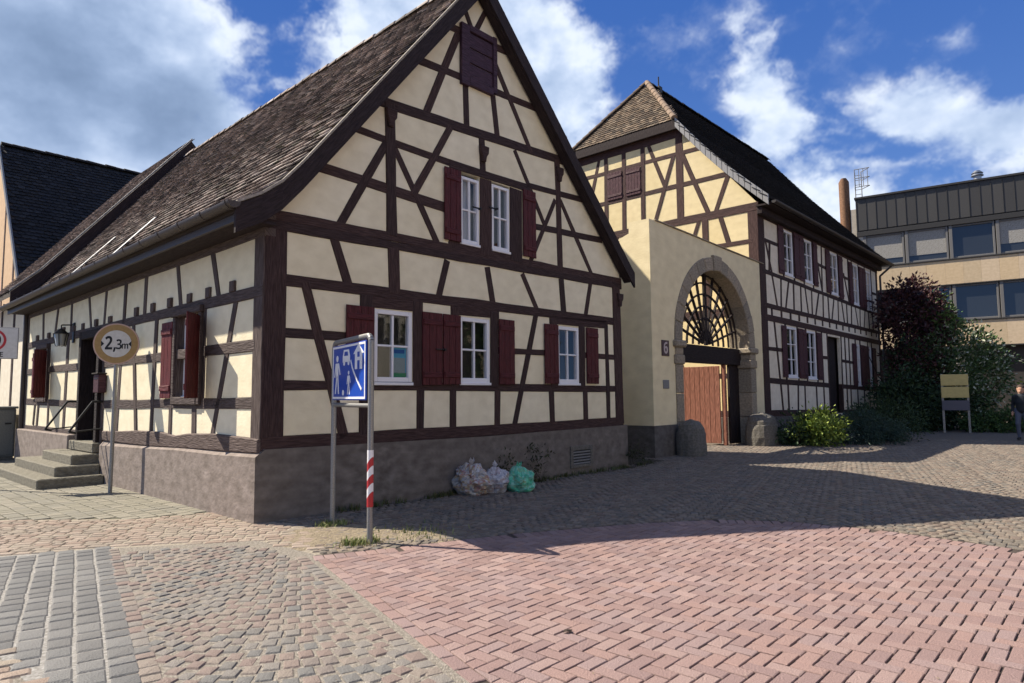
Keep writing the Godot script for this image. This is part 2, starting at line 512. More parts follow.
func window(parent: Node3D, t: Transform3D, x0: float, y0: float, x1: float, y1: float, cols: int, rows: int, curtain := 0, fw := 0.07) -> Node3D:
	var w := part("window", parent, t)
	var mb := MB.new()
	var zf := 0.004
	mb.box(Vector3(x0, y0, -0.09), Vector3(x0 + fw, y1, zf), 0.006)
	mb.box(Vector3(x1 - fw, y0, -0.09), Vector3(x1, y1, zf), 0.006)
	mb.box(Vector3(x0 + fw, y1 - fw, -0.09), Vector3(x1 - fw, y1, zf), 0.006)
	mb.box(Vector3(x0 + fw, y0, -0.09), Vector3(x1 - fw, y0 + fw * 1.35, zf), 0.006)
	put("frame", mb.mesh(), M.white, w)
	boxed("sill_board", Vector3(x0 - 0.01, y0 - 0.03, -0.05), Vector3(x1 + 0.01, y0 + 0.015, 0.035), 0.006, M.white, w)
	var ix0 := x0 + fw; var ix1 := x1 - fw; var iy0 := y0 + fw * 1.35; var iy1 := y1 - fw
	var bar := 0.032
	for c in range(1, cols):
		var x := lerpf(ix0, ix1, float(c) / cols)
		boxed("glazing_bar", Vector3(x - bar * 0.6, iy0, -0.07), Vector3(x + bar * 0.6, iy1, -0.012), 0.005, M.white, w)
	for r in range(1, rows):
		var y := lerpf(iy0, iy1, float(r) / rows)
		for c in cols:
			boxed("glazing_bar", Vector3(lerpf(ix0, ix1, float(c) / cols) + (bar * 0.6 if c > 0 else 0.0), y - bar * 0.5, -0.068), Vector3(lerpf(ix0, ix1, float(c + 1) / cols) - (bar * 0.6 if c < cols - 1 else 0.0), y + bar * 0.5, -0.014), 0.005, M.white, w)
	for c in cols:
		for r in rows:
			var a := Vector2(lerpf(ix0, ix1, float(c) / cols), lerpf(iy0, iy1, float(r) / rows))
			var b := Vector2(lerpf(ix0, ix1, float(c + 1) / cols), lerpf(iy0, iy1, float(r + 1) / rows))
			var pm := MB.new()
			var z := -0.04 + rng.randf_range(-0.002, 0.002)
			var tilt := rng.randf_range(-0.004, 0.004)
			pm.quad(Vector3(a.x, a.y, z - tilt), Vector3(b.x, a.y, z + tilt), Vector3(b.x, b.y, z + tilt), Vector3(a.x, b.y, z - tilt))
			put("pane", pm.mesh(), M.glass, w)
	if curtain > 0:
		var cm := MB.new()
		var k := 18
		var xa := ix0
		var xb := ix1 if curtain == 1 else lerpf(ix0, ix1, 0.45)
		for i in k:
			var fa := float(i) / k
			var fb := float(i + 1) / k
			var za := -0.16 + 0.022 * sin(fa * 38.0)
			var zb := -0.16 + 0.022 * sin(fb * 38.0)
			cm.quad(Vector3(lerpf(xa, xb, fa), iy0 - 0.05, za), Vector3(lerpf(xa, xb, fb), iy0 - 0.05, zb), Vector3(lerpf(xa, xb, fb), iy1 + 0.03, zb), Vector3(lerpf(xa, xb, fa), iy1 + 0.03, za))
		put("curtain", cm.mesh(), M.curtain, w)
	return w

# a boarded shutter lying on x0..x1, y0..y1 with its back at z
func shutter(parent: Node3D, t: Transform3D, x0: float, y0: float, x1: float, y1: float, z := 0.028, m: Material = null) -> void:
	var s := part("shutter", parent, t)
	var k := maxi(3, int(round((x1 - x0) / 0.13)))
	if m == null: m = M.shutter
	for i in k:
		var a := lerpf(x0, x1, float(i) / k) + 0.0025
		var b := lerpf(x0, x1, float(i + 1) / k) - 0.0025
		var mb := MB.new()
		mb.prism(rect(a, y0 + rng.randf_range(-0.003, 0.003), b, y1), z, z + 0.026 + rng.randf_range(0, 0.002), 0.004, Vector2(0, 1), Transform3D.IDENTITY, true)
		put("plank", mb.mesh(), m, s)
	for y in [y0 + 0.16, y1 - 0.16]:
		var mb := MB.new()
		mb.prism(rect(x0 + 0.015, y - 0.045, x1 - 0.015, y + 0.045), z + 0.026, z + 0.046, 0.006)
		put("batten", mb.mesh(), m, s)

# ---------------------------------------------------------------- roof tiles
func tile_mesh(w: float, l: float) -> ArrayMesh:
	# plain tile with a rounded lower end; x across, y up the slope, z out of the roof; origin at the middle of the lower end
	var p := PackedVector2Array()
	var r := w * 0.5
	for i in 6:
		var a := PI + PI * i / 5.0
		p.append(Vector2(cos(a) * r * 0.97, r * 0.55 + sin(a) * r * 0.55))
	p.append(Vector2(r * 0.97, l))
	p.append(Vector2(-r * 0.97, l))
	var mb := MB.new()
	mb.prism(p, 0.0, 0.019, 0.0)
	return mb.mesh()

# a field of tiles on a flat slope from a (lower corner) along 'along' for wide and up 'up' for high
func tile_field(called: String, parent: Node3D, a: Vector3, along: Vector3, up: Vector3, wide: float, high: float, colors: Array, seed_: int, w := 0.17, e := 0.15, outline := PackedVector2Array(), moss := 0.0) -> void:
	var r := RandomNumberGenerator.new()
	r.seed = seed_
	var nn := along.cross(up).normalized()
	var mesh := tile_mesh(w, e * 2.1)
	var where := []
	var tint := PackedColorArray()
	var rows := int(high / e)
	var f := FastNoiseLite.new(); f.seed = seed_; f.frequency = 0.35; f.fractal_octaves = 3
	var lift := asin(clampf(0.030 / e, 0.0, 0.5))
	for j in rows:
		var cols := int(wide / w)
		for i in cols:
			var x := (i + (0.5 if j % 2 == 0 else 0.02)) * w + r.randf_range(-0.006, 0.006)
			if x > wide: continue
			var y := j * e + r.randf_range(-0.012, 0.012)
			if outline.size() and not Geometry2D.is_point_in_polygon(Vector2(x, y + e * 0.5), outline): continue
			var yaw := r.randf_range(-0.02, 0.02)
			var tl := lift + r.randf_range(-0.03, 0.05)
			var bx := (along * cos(yaw) + up * sin(yaw)).normalized()
			var by := (up * cos(tl) - nn * sin(tl) - along * sin(yaw)).normalized()
			var bz := bx.cross(by).normalized()
			where.append(Transform3D(Basis(bx, by, bz), a + along * x + up * y + nn * 0.034))
			var c: Color = colors[r.randi() % colors.size()]
			var dull := 1.0 + 0.25 * f.get_noise_2d(x, y) + r.randf_range(-0.32, 0.32)
			c = Color(c.r * dull, c.g * dull, c.b * dull)
			if moss > 0.0 and r.randf() < moss:
				c = c.lerp(Color(0.09, 0.10, 0.05), 0.5)
			tint.append(c)
	scatter(called, mesh, M.tile, where, tint, parent)

func half_pipe(mb: MB, p: Vector3, q: Vector3, r: float, up: Vector3, k := 6, r1 := -1.0) -> void:
	if r1 < 0: r1 = r
	var d := (q - p).normalized()
	var s := d.cross(up).normalized()
	var u2 := s.cross(d).normalized()
	for i in k:
		var t0 := PI * i / k
		var t1 := PI * (i + 1) / k
		var e0 := s * cos(t0) + u2 * sin(t0)
		var e1 := s * cos(t1) + u2 * sin(t1)
		mb.smooth_tri(p + e0 * r, q + e0 * r1, q + e1 * r1, e0, e0, e1)
		mb.smooth_tri(p + e0 * r, q + e1 * r1, p + e1 * r, e0, e1, e1)
	for i in k:
		var t0 := PI * i / k
		var t1 := PI * (i + 1) / k
		mb.tri(p, p + (s * cos(t0) + u2 * sin(t0)) * r, p + (s * cos(t1) + u2 * sin(t1)) * r)

func ridge_tiles(called: String, parent: Node3D, p: Vector3, q: Vector3, r: float, colors: Array, seed_: int) -> void:
	var rr := RandomNumberGenerator.new()
	rr.seed = seed_
	var l := p.distance_to(q)
	var k := maxi(1, int(l / 0.36))
	var mb := MB.new()
	half_pipe(mb, Vector3.ZERO, Vector3(0, 0, -0.40), r, Vector3.UP, 8, r * 0.86)
	var mesh := mb.mesh()
	var where := []
	var tint := PackedColorArray()
	var d := (q - p).normalized()
	for i in k:
		var b := Basis.looking_at(d, Vector3.UP)
		where.append(Transform3D(b.rotated(Vector3.UP, rr.randf_range(-0.03, 0.03)), p + d * (l * i / k) + Vector3(0, rr.randf_range(-0.012, 0.012), 0)))
		var c: Color = colors[rr.randi() % colors.size()]
		var dull := rr.randf_range(0.8, 1.2)
		tint.append(Color(c.r * dull, c.g * dull, c.b * dull))
	scatter(called, mesh, M.tile, where, tint, parent)

# board that follows a polyline (x, y) seen from the front, drop metres deep, between z0 and z1
func raked(mb: MB, line: Array, drop: float, z0: float, z1: float) -> void:
	for i in line.size() - 1:
		var a: Vector2 = line[i]
		var b: Vector2 = line[i + 1]
		var d := (b - a).normalized()
		var poly := PackedVector2Array([a, a - Vector2(0, drop), b - Vector2(0, drop), b])
		if Geometry2D.is_polygon_clockwise(poly): poly.reverse()
		mb.prism(poly, z0, z1, 0.0, d, Transform3D.IDENTITY, true)

const SIDE := Transform3D(Basis(Vector3(0, 0, 1), Vector3(0, 1, 0), Vector3(-1, 0, 0)), Vector3.ZERO)   # a wall that faces -x

const BROWN_TILES := [Color(0.370, 0.307, 0.276), Color(0.296, 0.246, 0.225), Color(0.452, 0.381, 0.345), Color(0.188, 0.163, 0.152), Color(0.337, 0.271, 0.238), Color(0.526, 0.461, 0.419), Color(0.246, 0.205, 0.185), Color(0.147, 0.131, 0.124)]
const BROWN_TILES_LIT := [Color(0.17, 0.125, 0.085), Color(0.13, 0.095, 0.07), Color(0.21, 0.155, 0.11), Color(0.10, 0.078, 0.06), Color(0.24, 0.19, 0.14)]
const SLATE_TILES := [Color(0.020, 0.021, 0.026), Color(0.015, 0.016, 0.020), Color(0.027, 0.028, 0.033), Color(0.021, 0.020, 0.022)]

func build_house() -> void:
	var h := thing("half_timbered_house", "cream half-timbered house with steep brown tiled gable and maroon shutters in the foreground", "house", HOUSE_AT, TURN)
	rng.seed = 5
	# plinth
	var pl := part("plinth", h)
	var mb := MB.new()
	mb.prism(PackedVector2Array([Vector2(-0.132, -0.3), Vector2(8.5, -0.3), Vector2(8.5, 0.92), Vector2(4.0, 0.89), Vector2(0.0, 0.925), Vector2(-0.132, 0.83)]), -0.03, 0.035, 0.0)
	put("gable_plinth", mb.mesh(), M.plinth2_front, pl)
	mb = MB.new()
	var ledge := [[-0.5, 0.83, 0.93], [1.2, 0.80, 0.90], [2.6, 0.795, 0.88], [4.0, 0.755, 0.85], [5.2, 0.73, 0.84], [6.38, 0.70, 0.84]]
	for i in ledge.size() - 1:
		var a: Array = ledge[i]
		var b: Array = ledge[i + 1]
		var z0: float = -a[0] if i > 0 else -0.499
		if i == 0: z0 = 0.0345
		var z1: float = -b[0]
		mb.quad(Vector3(-0.135, -0.3, z1), Vector3(-0.135, -0.3, z0), Vector3(-0.135, a[1] + 0.002, z0), Vector3(-0.135, b[1] + 0.002, z1))
		mb.quad(Vector3(-0.135, b[1] + 0.002, z1), Vector3(-0.135, a[1] + 0.002, z0), Vector3(-0.01, a[2] + 0.002, z0), Vector3(-0.01, b[2] + 0.002, z1))
	mb.quad(Vector3(-0.01, -0.3, -6.38), Vector3(-0.135, -0.3, -6.38), Vector3(-0.135, 0.70, -6.38), Vector3(-0.01, 0.84, -6.38))
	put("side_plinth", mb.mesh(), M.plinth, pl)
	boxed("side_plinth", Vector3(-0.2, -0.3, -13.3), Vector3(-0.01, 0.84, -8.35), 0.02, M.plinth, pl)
	# inner shell so that openings look into dark rooms
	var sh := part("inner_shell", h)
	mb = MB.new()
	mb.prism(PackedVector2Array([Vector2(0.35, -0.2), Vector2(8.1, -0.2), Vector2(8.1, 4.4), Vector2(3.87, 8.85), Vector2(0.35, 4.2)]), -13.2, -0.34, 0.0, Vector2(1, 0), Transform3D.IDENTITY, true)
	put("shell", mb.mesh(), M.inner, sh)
	# right wall and back wall
	boxed("flank_wall", Vector3(8.0, 0.9, -13.25), Vector3(8.40, 4.3, -0.141), 0.0, M.plaster[1], h)
	# ---- gable wall
	var gable := part("gable_wall", h)
	var tim := [
		["post", 0.105, 0.88, 0.105, 4.1, 0.31], ["beam", 0.0, 4.06, 8.42, 4.16, 0.14], ["beam", -0.05, 3.925, 8.42, 4.04, 0.13], ["rail", 0.25, 3.19, 8.15, 3.22, 0.16],
		["post", 8.25, 0.95, 8.20, 4.0, 0.28],
		["beam", 1.6, 6.19, 6.5, 6.44, 0.17], ["rail", 2.4, 7.155, 5.6, 7.29, 0.14], ["rail", 3.1, 8.02, 4.75, 8.14, 0.13],
		["brace", 3.55, 8.58, 3.74, 8.24, 0.10], ["brace", 4.11, 8.68, 3.87, 8.22, 0.10],
		["brace", 3.45, 8.02, 2.69, 6.27, 0.14], ["stud", 3.60, 7.1, 3.63, 6.29, 0.14], ["stud", 4.30, 7.15, 4.41, 6.33, 0.13], ["brace", 4.30, 7.87, 5.36, 6.33, 0.11],
		["post", 1.96, 6.25, 2.02, 4.1, 0.19], ["rail", 1.2, 5.63, 3.3, 5.59, 0.12], ["rail", 0.6, 4.90, 3.2, 4.78, 0.16],
		["brace", 1.91, 5.58, 1.07, 4.08, 0.14], ["brace", 2.06, 5.52, 3.0, 4.06, 0.12], ["brace", 3.25, 6.22, 2.43, 4.83, 0.13], ["stud", 4.01, 6.25, 4.03, 5.6, 0.14],
		["brace", 4.88, 6.26, 5.79, 4.9, 0.10], ["post", 6.16, 6.40, 6.22, 4.1, 0.16], ["rail", 5.2, 5.65, 7.0, 5.75, 0.12],
		["brace", 6.08, 5.55, 5.24, 4.05, 0.11], ["brace", 6.25, 5.58, 7.32, 4.15, 0.11], ["rail", 5.2, 4.87, 7.7, 4.99, 0.12],
		["brace", 0.98, 3.92, 1.25, 3.22, 0.14], ["post", 2.05, 3.92, 2.08, 3.2, 0.20], ["brace", 3.17, 3.88, 2.97, 3.22, 0.13], ["brace", 4.13, 3.9, 4.28, 3.2, 0.14], ["brace", 5.06, 3.9, 5.52, 3.2, 0.12], ["post", 6.24, 3.95, 6.31, 3.22, 0.16], ["brace", 7.25, 3.99, 7.04, 3.24, 0.12],
		["brace", 0.54, 3.2, 1.20, 1.02, 0.15], ["rail", 0.25, 2.47, 1.5, 2.47, 0.12], ["rail", 0.25, 1.765, 8.15, 1.725, 0.135], ["beam", -0.05, 0.985, 8.38, 1.0, 0.19],
		["post", 1.56, 3.12, 1.56, 1.04, 0.22], ["post", 2.53, 3.12, 2.53, 1.75, 0.2], ["beam", 1.45, 3.03, 2.64, 3.04, 0.17],
		["stud", 2.60, 1.7, 2.60, 1.04, 0.15], ["stud", 3.30, 1.7, 3.30, 1.04, 0.13], ["post", 3.35, 3.1, 3.35, 1.75, 0.18], ["post", 4.29, 3.1, 4.28, 1.75, 0.20], ["beam", 3.25, 3.06, 4.42, 3.07, 0.17],
		["stud", 4.37, 1.7, 4.36, 1.04, 0.14], ["brace", 5.46, 3.16, 4.80, 1.03, 0.12], ["stud", 5.89, 1.7, 5.90, 1.04, 0.15], ["post", 5.98, 3.1, 5.98, 1.75, 0.20], ["post", 6.91, 3.1, 6.89, 1.75, 0.21], ["beam", 5.86, 3.09, 7.80, 3.12, 0.17],
		["stud", 6.99, 1.7, 7.0, 1.04, 0.14], ["stud", 7.79, 3.15, 7.82, 1.04, 0.13], ["rail", 4.4, 2.41, 5.9, 2.43, 0.11], ["rail", 7.0, 2.43, 8.15, 2.42, 0.11],
		["beam", 3.22, 5.575, 5.3, 5.595, 0.15], ["post", 3.33, 5.5, 3.33, 4.1, 0.26], ["post", 4.09, 5.5, 4.09, 4.1, 0.30], ["post", 4.90, 5.5, 4.88, 4.1, 0.33], ["beam", 3.2, 4.165, 5.06, 4.18, 0.10],
	]
	var holes := [[1.70, 1.80, 2.43, 2.93], [3.45, 1.81, 4.18, 2.95], [6.09, 1.82, 6.80, 2.98], [3.47, 4.21, 3.93, 5.5], [4.25, 4.22, 4.72, 5.5]]
	facade(gable, PackedVector2Array([Vector2(-0.05, 0.88), Vector2(8.39, 0.92), Vector2(8.36, 4.48), Vector2(3.87, 9.0), Vector2(0.03, 4.28), Vector2(-0.05, 4.1)]), tim, holes, M.plaster, M.timber)
	for q in [[1.70, 1.80, 2.43, 2.93], [3.45, 1.81, 4.18, 2.95], [6.09, 1.82, 6.80, 2.98]]:
		window(h, Transform3D.IDENTITY, q[0], q[1], q[2], q[3], 2, 2)
	window(h, Transform3D.IDENTITY, 3.48, 4.24, 3.93, 5.43, 2, 2, 1, 0.055)
	window(h, Transform3D.IDENTITY, 4.25, 4.24, 4.72, 5.46, 2, 2, 2, 0.055)
	for q in [[1.19, 1.78, 1.68, 2.94], [2.61, 1.78, 3.03, 2.96], [3.05, 1.79, 3.44, 2.96], [4.38, 1.80, 4.79, 2.98], [5.66, 1.82, 6.08, 2.99], [7.02, 1.83, 7.43, 3.01], [3.08, 4.23, 3.46, 5.48], [5.07, 4.24, 5.43, 5.54]]:
		shutter(h, Transform3D.IDENTITY, q[0], q[1], q[2], q[3])
	# shutter latches
	for q in [[3.03, 2.36], [4.28, 4.98], [3.86, 4.9]]:
		mb = MB.new()
		mb.box(Vector3(q[0] - 0.16, q[1] - 0.01, 0.058), Vector3(q[0] + 0.03, q[1] + 0.012, 0.085), 0.004)
		mb.tube(Vector3(q[0] + 0.02, q[1], 0.05), Vector3(q[0] + 0.02, q[1], 0.11), 0.022)
		put("latch", mb.mesh(), M.black, h)
	# loft hatch
	var ha := part("loft_hatch", h)
	mb = MB.new()
	for b in [[3.46, 7.07, 3.66, 8.2], [4.26, 7.16, 4.36, 8.24], [3.66, 8.1, 4.26, 8.22], [3.66, 7.1, 4.26, 7.25]]:
		mb.box(Vector3(b[0], b[1], 0.0), Vector3(b[2], b[3], 0.075), 0.008)
	put("frame", mb.mesh(), M.hatch, ha)
	for k in 3:
		boxed("board", Vector3(3.66, 7.25 + 0.284 * k, 0.01), Vector3(4.26, 7.25 + 0.284 * (k + 1) - 0.02, 0.045), 0.006, M.hatch, ha)
	# carved brackets under the upper beams
	for q in [[1.96, 5.98], [4.02, 5.95], [6.2, 6.1], [8.3, 3.72]]:
		mb = MB.new()
		mb.prism(PackedVector2Array([Vector2(-0.10, 0.14), Vector2(-0.09, 0.02), Vector2(-0.05, -0.06), Vector2(-0.05, -0.15), Vector2(0.04, -0.15), Vector2(0.06, -0.05), Vector2(0.11, 0.02), Vector2(0.12, 0.14)]), 0.0, 0.06, 0.015, Vector2(1, 0), Transform3D(Basis.IDENTITY, Vector3(q[0], q[1], 0.015)))
		put("bracket", mb.mesh(), M.timber[0], h)
	# poster in the nearest window
	var po := part("poster", h, Transform3D(Basis.IDENTITY, Vector3(2.075, 1.9, -0.048)))
	boxed("sheet", Vector3(0, 0, -0.004), Vector3(0.275, 0.46, 0), 0.0, mat(lin(0.10, 0.42, 0.62), 0.5), po)
	boxed("print", Vector3(0.02, 0.06, 0.001), Vector3(0.255, 0.30, 0.002), 0.0, mat(lin(0.5, 0.66, 0.70), 0.5, T.streak, 9.0), po)
	boxed("print", Vector3(0.0, 0.0, 0.001), Vector3(0.275, 0.07, 0.002), 0.0, mat(lin(0.05, 0.30, 0.14), 0.5), po)
	boxed("print", Vector3(0.03, 0.37, 0.001), Vector3(0.24, 0.43, 0.002), 0.0, mat(lin(0.02, 0.12, 0.40), 0.5), po)
	# cellar vent
	var ve := part("cellar_vent", h, Transform3D(Basis.IDENTITY, Vector3(6.78, 0.33, 0.036)))
	mb = MB.new()
	for b in [[-0.38, 0.15, 0.38, 0.24], [-0.38, -0.2, 0.38, -0.14], [-0.38, -0.14, -0.29, 0.15], [0.29, -0.14, 0.38, 0.15]]:
		mb.box(Vector3(b[0], b[1], -0.02), Vector3(b[2], b[3], 0.03), 0.008)
	put("frame", mb.mesh(), M.stone_grey, ve)
	boxed("backing", Vector3(-0.29, -0.14, -0.03), Vector3(0.29, 0.15, 0.003), 0.0, M.black, ve)
	for k in 5:
		boxed("slat", Vector3(-0.29, -0.13 + 0.057 * k, 0.003), Vector3(0.29, -0.1 + 0.057 * k, 0.018), 0.003, M.metal_dull, ve)
	# ---- long side wall, facing the lane
	var ts := Transform3D(SIDE.basis, Vector3(-0.05, 0, 0))
	var side := part("side_wall", h, ts)
	tim = [["post", -0.13, 0.86, -0.13, 3.8, 0.26], ["beam", 0.02, 3.9, -13.3, 3.9, 0.30], ["beam", 0.0, 3.01, -13.3, 3.02, 0.16], ["rail", -0.2, 2.30, -6.7, 2.29, 0.15], ["rail", -8.05, 2.30, -13.4, 2.33, 0.15], ["rail", -0.2, 1.53, -6.7, 1.49, 0.15], ["rail", -8.05, 1.49, -13.4, 1.55, 0.15],
		["sill", -8.05, 0.87, -13.4, 0.87, 0.14], ["post", -13.15, 0.7, -13.15, 3.8, 0.26],
		["post", -6.62, 0.7, -6.62, 3.0, 0.22], ["post", -8.12, 0.7, -8.12, 3.0, 0.24]]
	for q in [[1.62, 3.78, 1.34, 3.0], [2.95, 3.78, 2.75, 2.98], [4.36, 3.78, 4.41, 2.98], [5.43, 3.8, 5.49, 3.0], [6.6, 3.8, 6.7, 3.0], [7.77, 3.8, 7.52, 3.0], [9.06, 3.8, 9.05, 3.0], [10.19, 3.78, 10.42, 3.05], [11.58, 3.78, 11.48, 3.05]]:
		tim.append(["brace", -q[0], q[1], -q[2], q[3], 0.13])
	for q in [[0.79, 3.0, 1.46, 1.05, 0.12], [2.13, 1.5, 2.11, 1.0, 0.16], [3.05, 1.5, 3.06, 1.0, 0.12], [3.80, 3.0, 3.9, 0.84, 0.13], [4.95, 3.0, 4.63, 1.0, 0.13], [5.58, 2.3, 5.7, 0.95, 0.16], [9.22, 3.0, 9.31, 0.9, 0.2], [10.71, 1.5, 10.71, 0.9, 0.13], [11.65, 1.5, 11.75, 0.9, 0.15], [12.0, 1.5, 12.1, 0.95, 0.12], [1.88, 3.0, 1.88, 1.5, 0.2], [2.96, 3.0, 2.96, 1.5, 0.2], [10.84, 3.0, 10.84, 1.5, 0.17], [11.8, 3.0, 11.8, 1.5, 0.17]]:
		tim.append(["stud", -q[0], q[1], -q[2], q[3], q[4]])
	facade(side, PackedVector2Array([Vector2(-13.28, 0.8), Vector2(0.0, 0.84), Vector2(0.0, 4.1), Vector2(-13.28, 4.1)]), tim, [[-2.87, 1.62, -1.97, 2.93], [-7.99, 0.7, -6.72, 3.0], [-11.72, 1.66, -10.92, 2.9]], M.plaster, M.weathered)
	# worn oak sill that bows along the plinth
	mb = MB.new()
	mb.prism(PackedVector2Array([Vector2(-6.4, 0.80), Vector2(-5.2, 0.79), Vector2(-3.8, 0.80), Vector2(-2.2, 0.84), Vector2(-0.3, 0.87), Vector2(0.01, 0.88), Vector2(0.01, 1.06), Vector2(-0.4, 1.075), Vector2(-1.4, 1.09), Vector2(-2.3, 1.06), Vector2(-2.8, 1.01), Vector2(-3.4, 1.055), Vector2(-4.6, 1.04), Vector2(-5.7, 0.99), Vector2(-6.4, 0.98)]), -0.1, 0.05, 0.015)
	put("worn_sill", mb.mesh(), M.sill_worn, h, ts)
	# joist heads
	for s in [0.89, 1.70, 2.40, 3.19, 3.96, 4.79, 6.26, 7.14, 8.09, 8.75, 9.6, 10.05, 10.88, 12.01]:
		var jm := MB.new()
		jm.prism(rect(-s - 0.075, 3.09, -s + 0.075, 3.235 + rng.randf_range(-0.02, 0.02)), -0.1, 0.035 + rng.randf_range(0, 0.02), 0.008, Vector2(0, 1))
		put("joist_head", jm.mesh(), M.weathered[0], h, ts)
	for w in [[-2.87, 1.62, -1.97, 2.90, 0.44], [-11.72, 1.66, -10.92, 2.84, 0.42]]:
		var cs := part("window_casing", h, ts)
		mb = MB.new()
		mb.box(Vector3(w[0] - 0.13, w[3], -0.02), Vector3(w[2] + 0.13, w[3] + 0.11, 0.085), 0.01)
		mb.box(Vector3(w[0] - 0.10, w[1] - 0.12, -0.02), Vector3(w[0], w[3], 0.055), 0.01)
		mb.box(Vector3(w[2], w[1] - 0.12, -0.02), Vector3(w[2] + 0.10, w[3], 0.055), 0.01)
		mb.box(Vector3(w[0], w[1] - 0.12, -0.02), Vector3(w[2], w[1], 0.065), 0.01)
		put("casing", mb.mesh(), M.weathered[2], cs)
		window(h, Transform3D(ts.basis, ts * Vector3(0, 0, -0.1)), w[0], w[1], w[2], w[3], 2, 2)
		# the far leaf lies back on the wall, the near one stands half open
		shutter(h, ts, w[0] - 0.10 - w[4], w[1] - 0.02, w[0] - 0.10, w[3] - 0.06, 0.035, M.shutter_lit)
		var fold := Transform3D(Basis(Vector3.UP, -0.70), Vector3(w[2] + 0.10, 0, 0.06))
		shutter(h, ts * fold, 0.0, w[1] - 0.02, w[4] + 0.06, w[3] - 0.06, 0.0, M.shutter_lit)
	# street door in its deep frame
	var dr := part("street_door", h, ts)
	boxed("door_leaf", Vector3(-7.97, 0.72, -0.27), Vector3(-6.74, 2.85, -0.21), 0.01, M.timber_dark, dr)
	boxed("threshold", Vector3(-8.2, 0.55, -0.25), Vector3(-6.55, 0.74, 0.16), 0.015, M.step, dr)
	mb = MB.new()
	mb.box(Vector3(-8.05, 0.74, -0.2), Vector3(-7.9, 3.02, 0.09), 0.01)
	mb.box(Vector3(-6.8, 0.74, -0.2), Vector3(-6.64, 3.02, 0.09), 0.01)
	mb.box(Vector3(-7.9, 2.85, -0.2), Vector3(-6.8, 3.02, 0.09), 0.01)
	put("door_frame", mb.mesh(), M.timber_dark, dr)
	# ---- roof
	var rf := part("roof", h)
	var left := [Vector2(-0.52, 4.06), Vector2(-0.22, 4.23), Vector2(0.06, 4.455), Vector2(0.36, 4.80), Vector2(3.87, 9.22)]
	var right := [Vector2(3.87, 9.22), Vector2(8.46, 4.53), Vector2(8.60, 4.40)]
	mb = MB.new()
	raked(mb, left, 0.12, -13.3, 0.2)
	raked(mb, right, 0.12, -13.3, 0.2)
	put("deck", mb.mesh(), M.roof_deck, rf)
	mb = MB.new()
	raked(mb, [Vector2(-0.56, 4.02), Vector2(-0.22, 4.21), Vector2(0.06, 4.435), Vector2(0.36, 4.78), Vector2(3.87, 9.20)], 0.36, 0.2, 0.245)
	put("barge_board", mb.mesh(), M.barge, rf)
	mb = MB.new()
	raked(mb, [Vector2(3.87, 9.20), Vector2(8.46, 4.51), Vector2(8.63, 4.35)], 0.34, 0.2, 0.243)
	put("barge_board", mb.mesh(), M.barge, rf)
	mb = MB.new()   # rough soffit and rafters behind the boards
	raked(mb, [Vector2(0.1, 4.42), Vector2(3.87, 9.06)], 0.22, 0.03, 0.198)
	raked(mb, [Vector2(3.87, 9.06), Vector2(8.5, 4.34)], 0.22, 0.03, 0.198)
	put("verge_rafter", mb.mesh(), M.barge, rf)
	mb = MB.new()   # mortar bed under the verge tiles
	raked(mb, [Vector2(-0.55, 4.08), Vector2(-0.22, 4.265), Vector2(0.06, 4.49), Vector2(0.36, 4.835), Vector2(3.86, 9.255)], 0.04, 0.21, 0.256)
	put("verge_mortar", mb.mesh(), M.mortar, rf)
	# tiles: three flat fields that make the kicked eaves
	for i in 4:
		var a: Vector2 = left[i]
		var b: Vector2 = left[i + 1]
		var d := (b - a).normalized()
		tile_field("tiles", rf, Vector3(a.x, a.y, -13.3), Vector3(0, 0, 1), Vector3(d.x, d.y, 0), 13.52, a.distance_to(b) + 0.1, BROWN_TILES, 40 + i, 0.17, 0.145, PackedVector2Array(), 0.06)
	var rd := Vector2(8.46 - 3.87, 4.53 - 9.22).normalized()
	tile_field("tiles", rf, Vector3(8.60, 4.40, 0.12), Vector3(0, 0, -1), Vector3(-rd.x, -rd.y, 0), 13.5, 6.7, BROWN_TILES, 50, 0.17, 0.145)
	ridge_tiles("ridge_tiles", rf, Vector3(3.87, 9.235, 0.22), Vector3(3.87, 9.235, -13.2), 0.11, BROWN_TILES, 6)
	# zinc strips up the slope
	for q in [[-9.25, 1.3], [-6.45, 1.2]]:
		boxed("flashing_strip", Vector3(-0.03, 0, -0.07), Vector3(q[1], 0.012, 0.07), 0.003, M.metal, rf, Transform3D(Basis(Vector3(0, 0, 1), atan2(4.79 - 4.38, 0.35)), Vector3(-0.03, 4.47, q[0])))
	# unseen wing added on the courtyard side to shade the gateway return wall
	var cw := part("shade_wing", h)
	boxed("wall", Vector3(8.45, -0.1, -7.5), Vector3(9.85, 6.4, -3.6), 0.0, M.plaster[2], cw)
	mb = MB.new()
	mb.prism(PackedVector2Array([Vector2(-7.9, 6.0), Vector2(-3.2, 6.0), Vector2(-5.55, 10.5)]), -9.95, -7.9, 0.0, Vector2(1, 0), SIDE, true)
	put("shade_wing_roof", mb.mesh(), M.roof_deck, cw)
	# gutter along the eaves, with its fascia and brackets
	var gu := part("gutter", h)
	mb = MB.new()
	half_pipe(mb, Vector3(-0.60, 4.05, 0.28), Vector3(-0.60, 4.02, -13.4), 0.085, Vector3.DOWN, 8)
	put("channel", mb.mesh(), M.zinc, gu)
	for k in 18:
		var z := 0.2 - k * 0.76
		var bm := MB.new()
		half_pipe(bm, Vector3(-0.60, 4.05, z), Vector3(-0.60, 4.05, z - 0.03), 0.095, Vector3.DOWN, 8)
		put("bracket", bm.mesh(), M.zinc, gu)
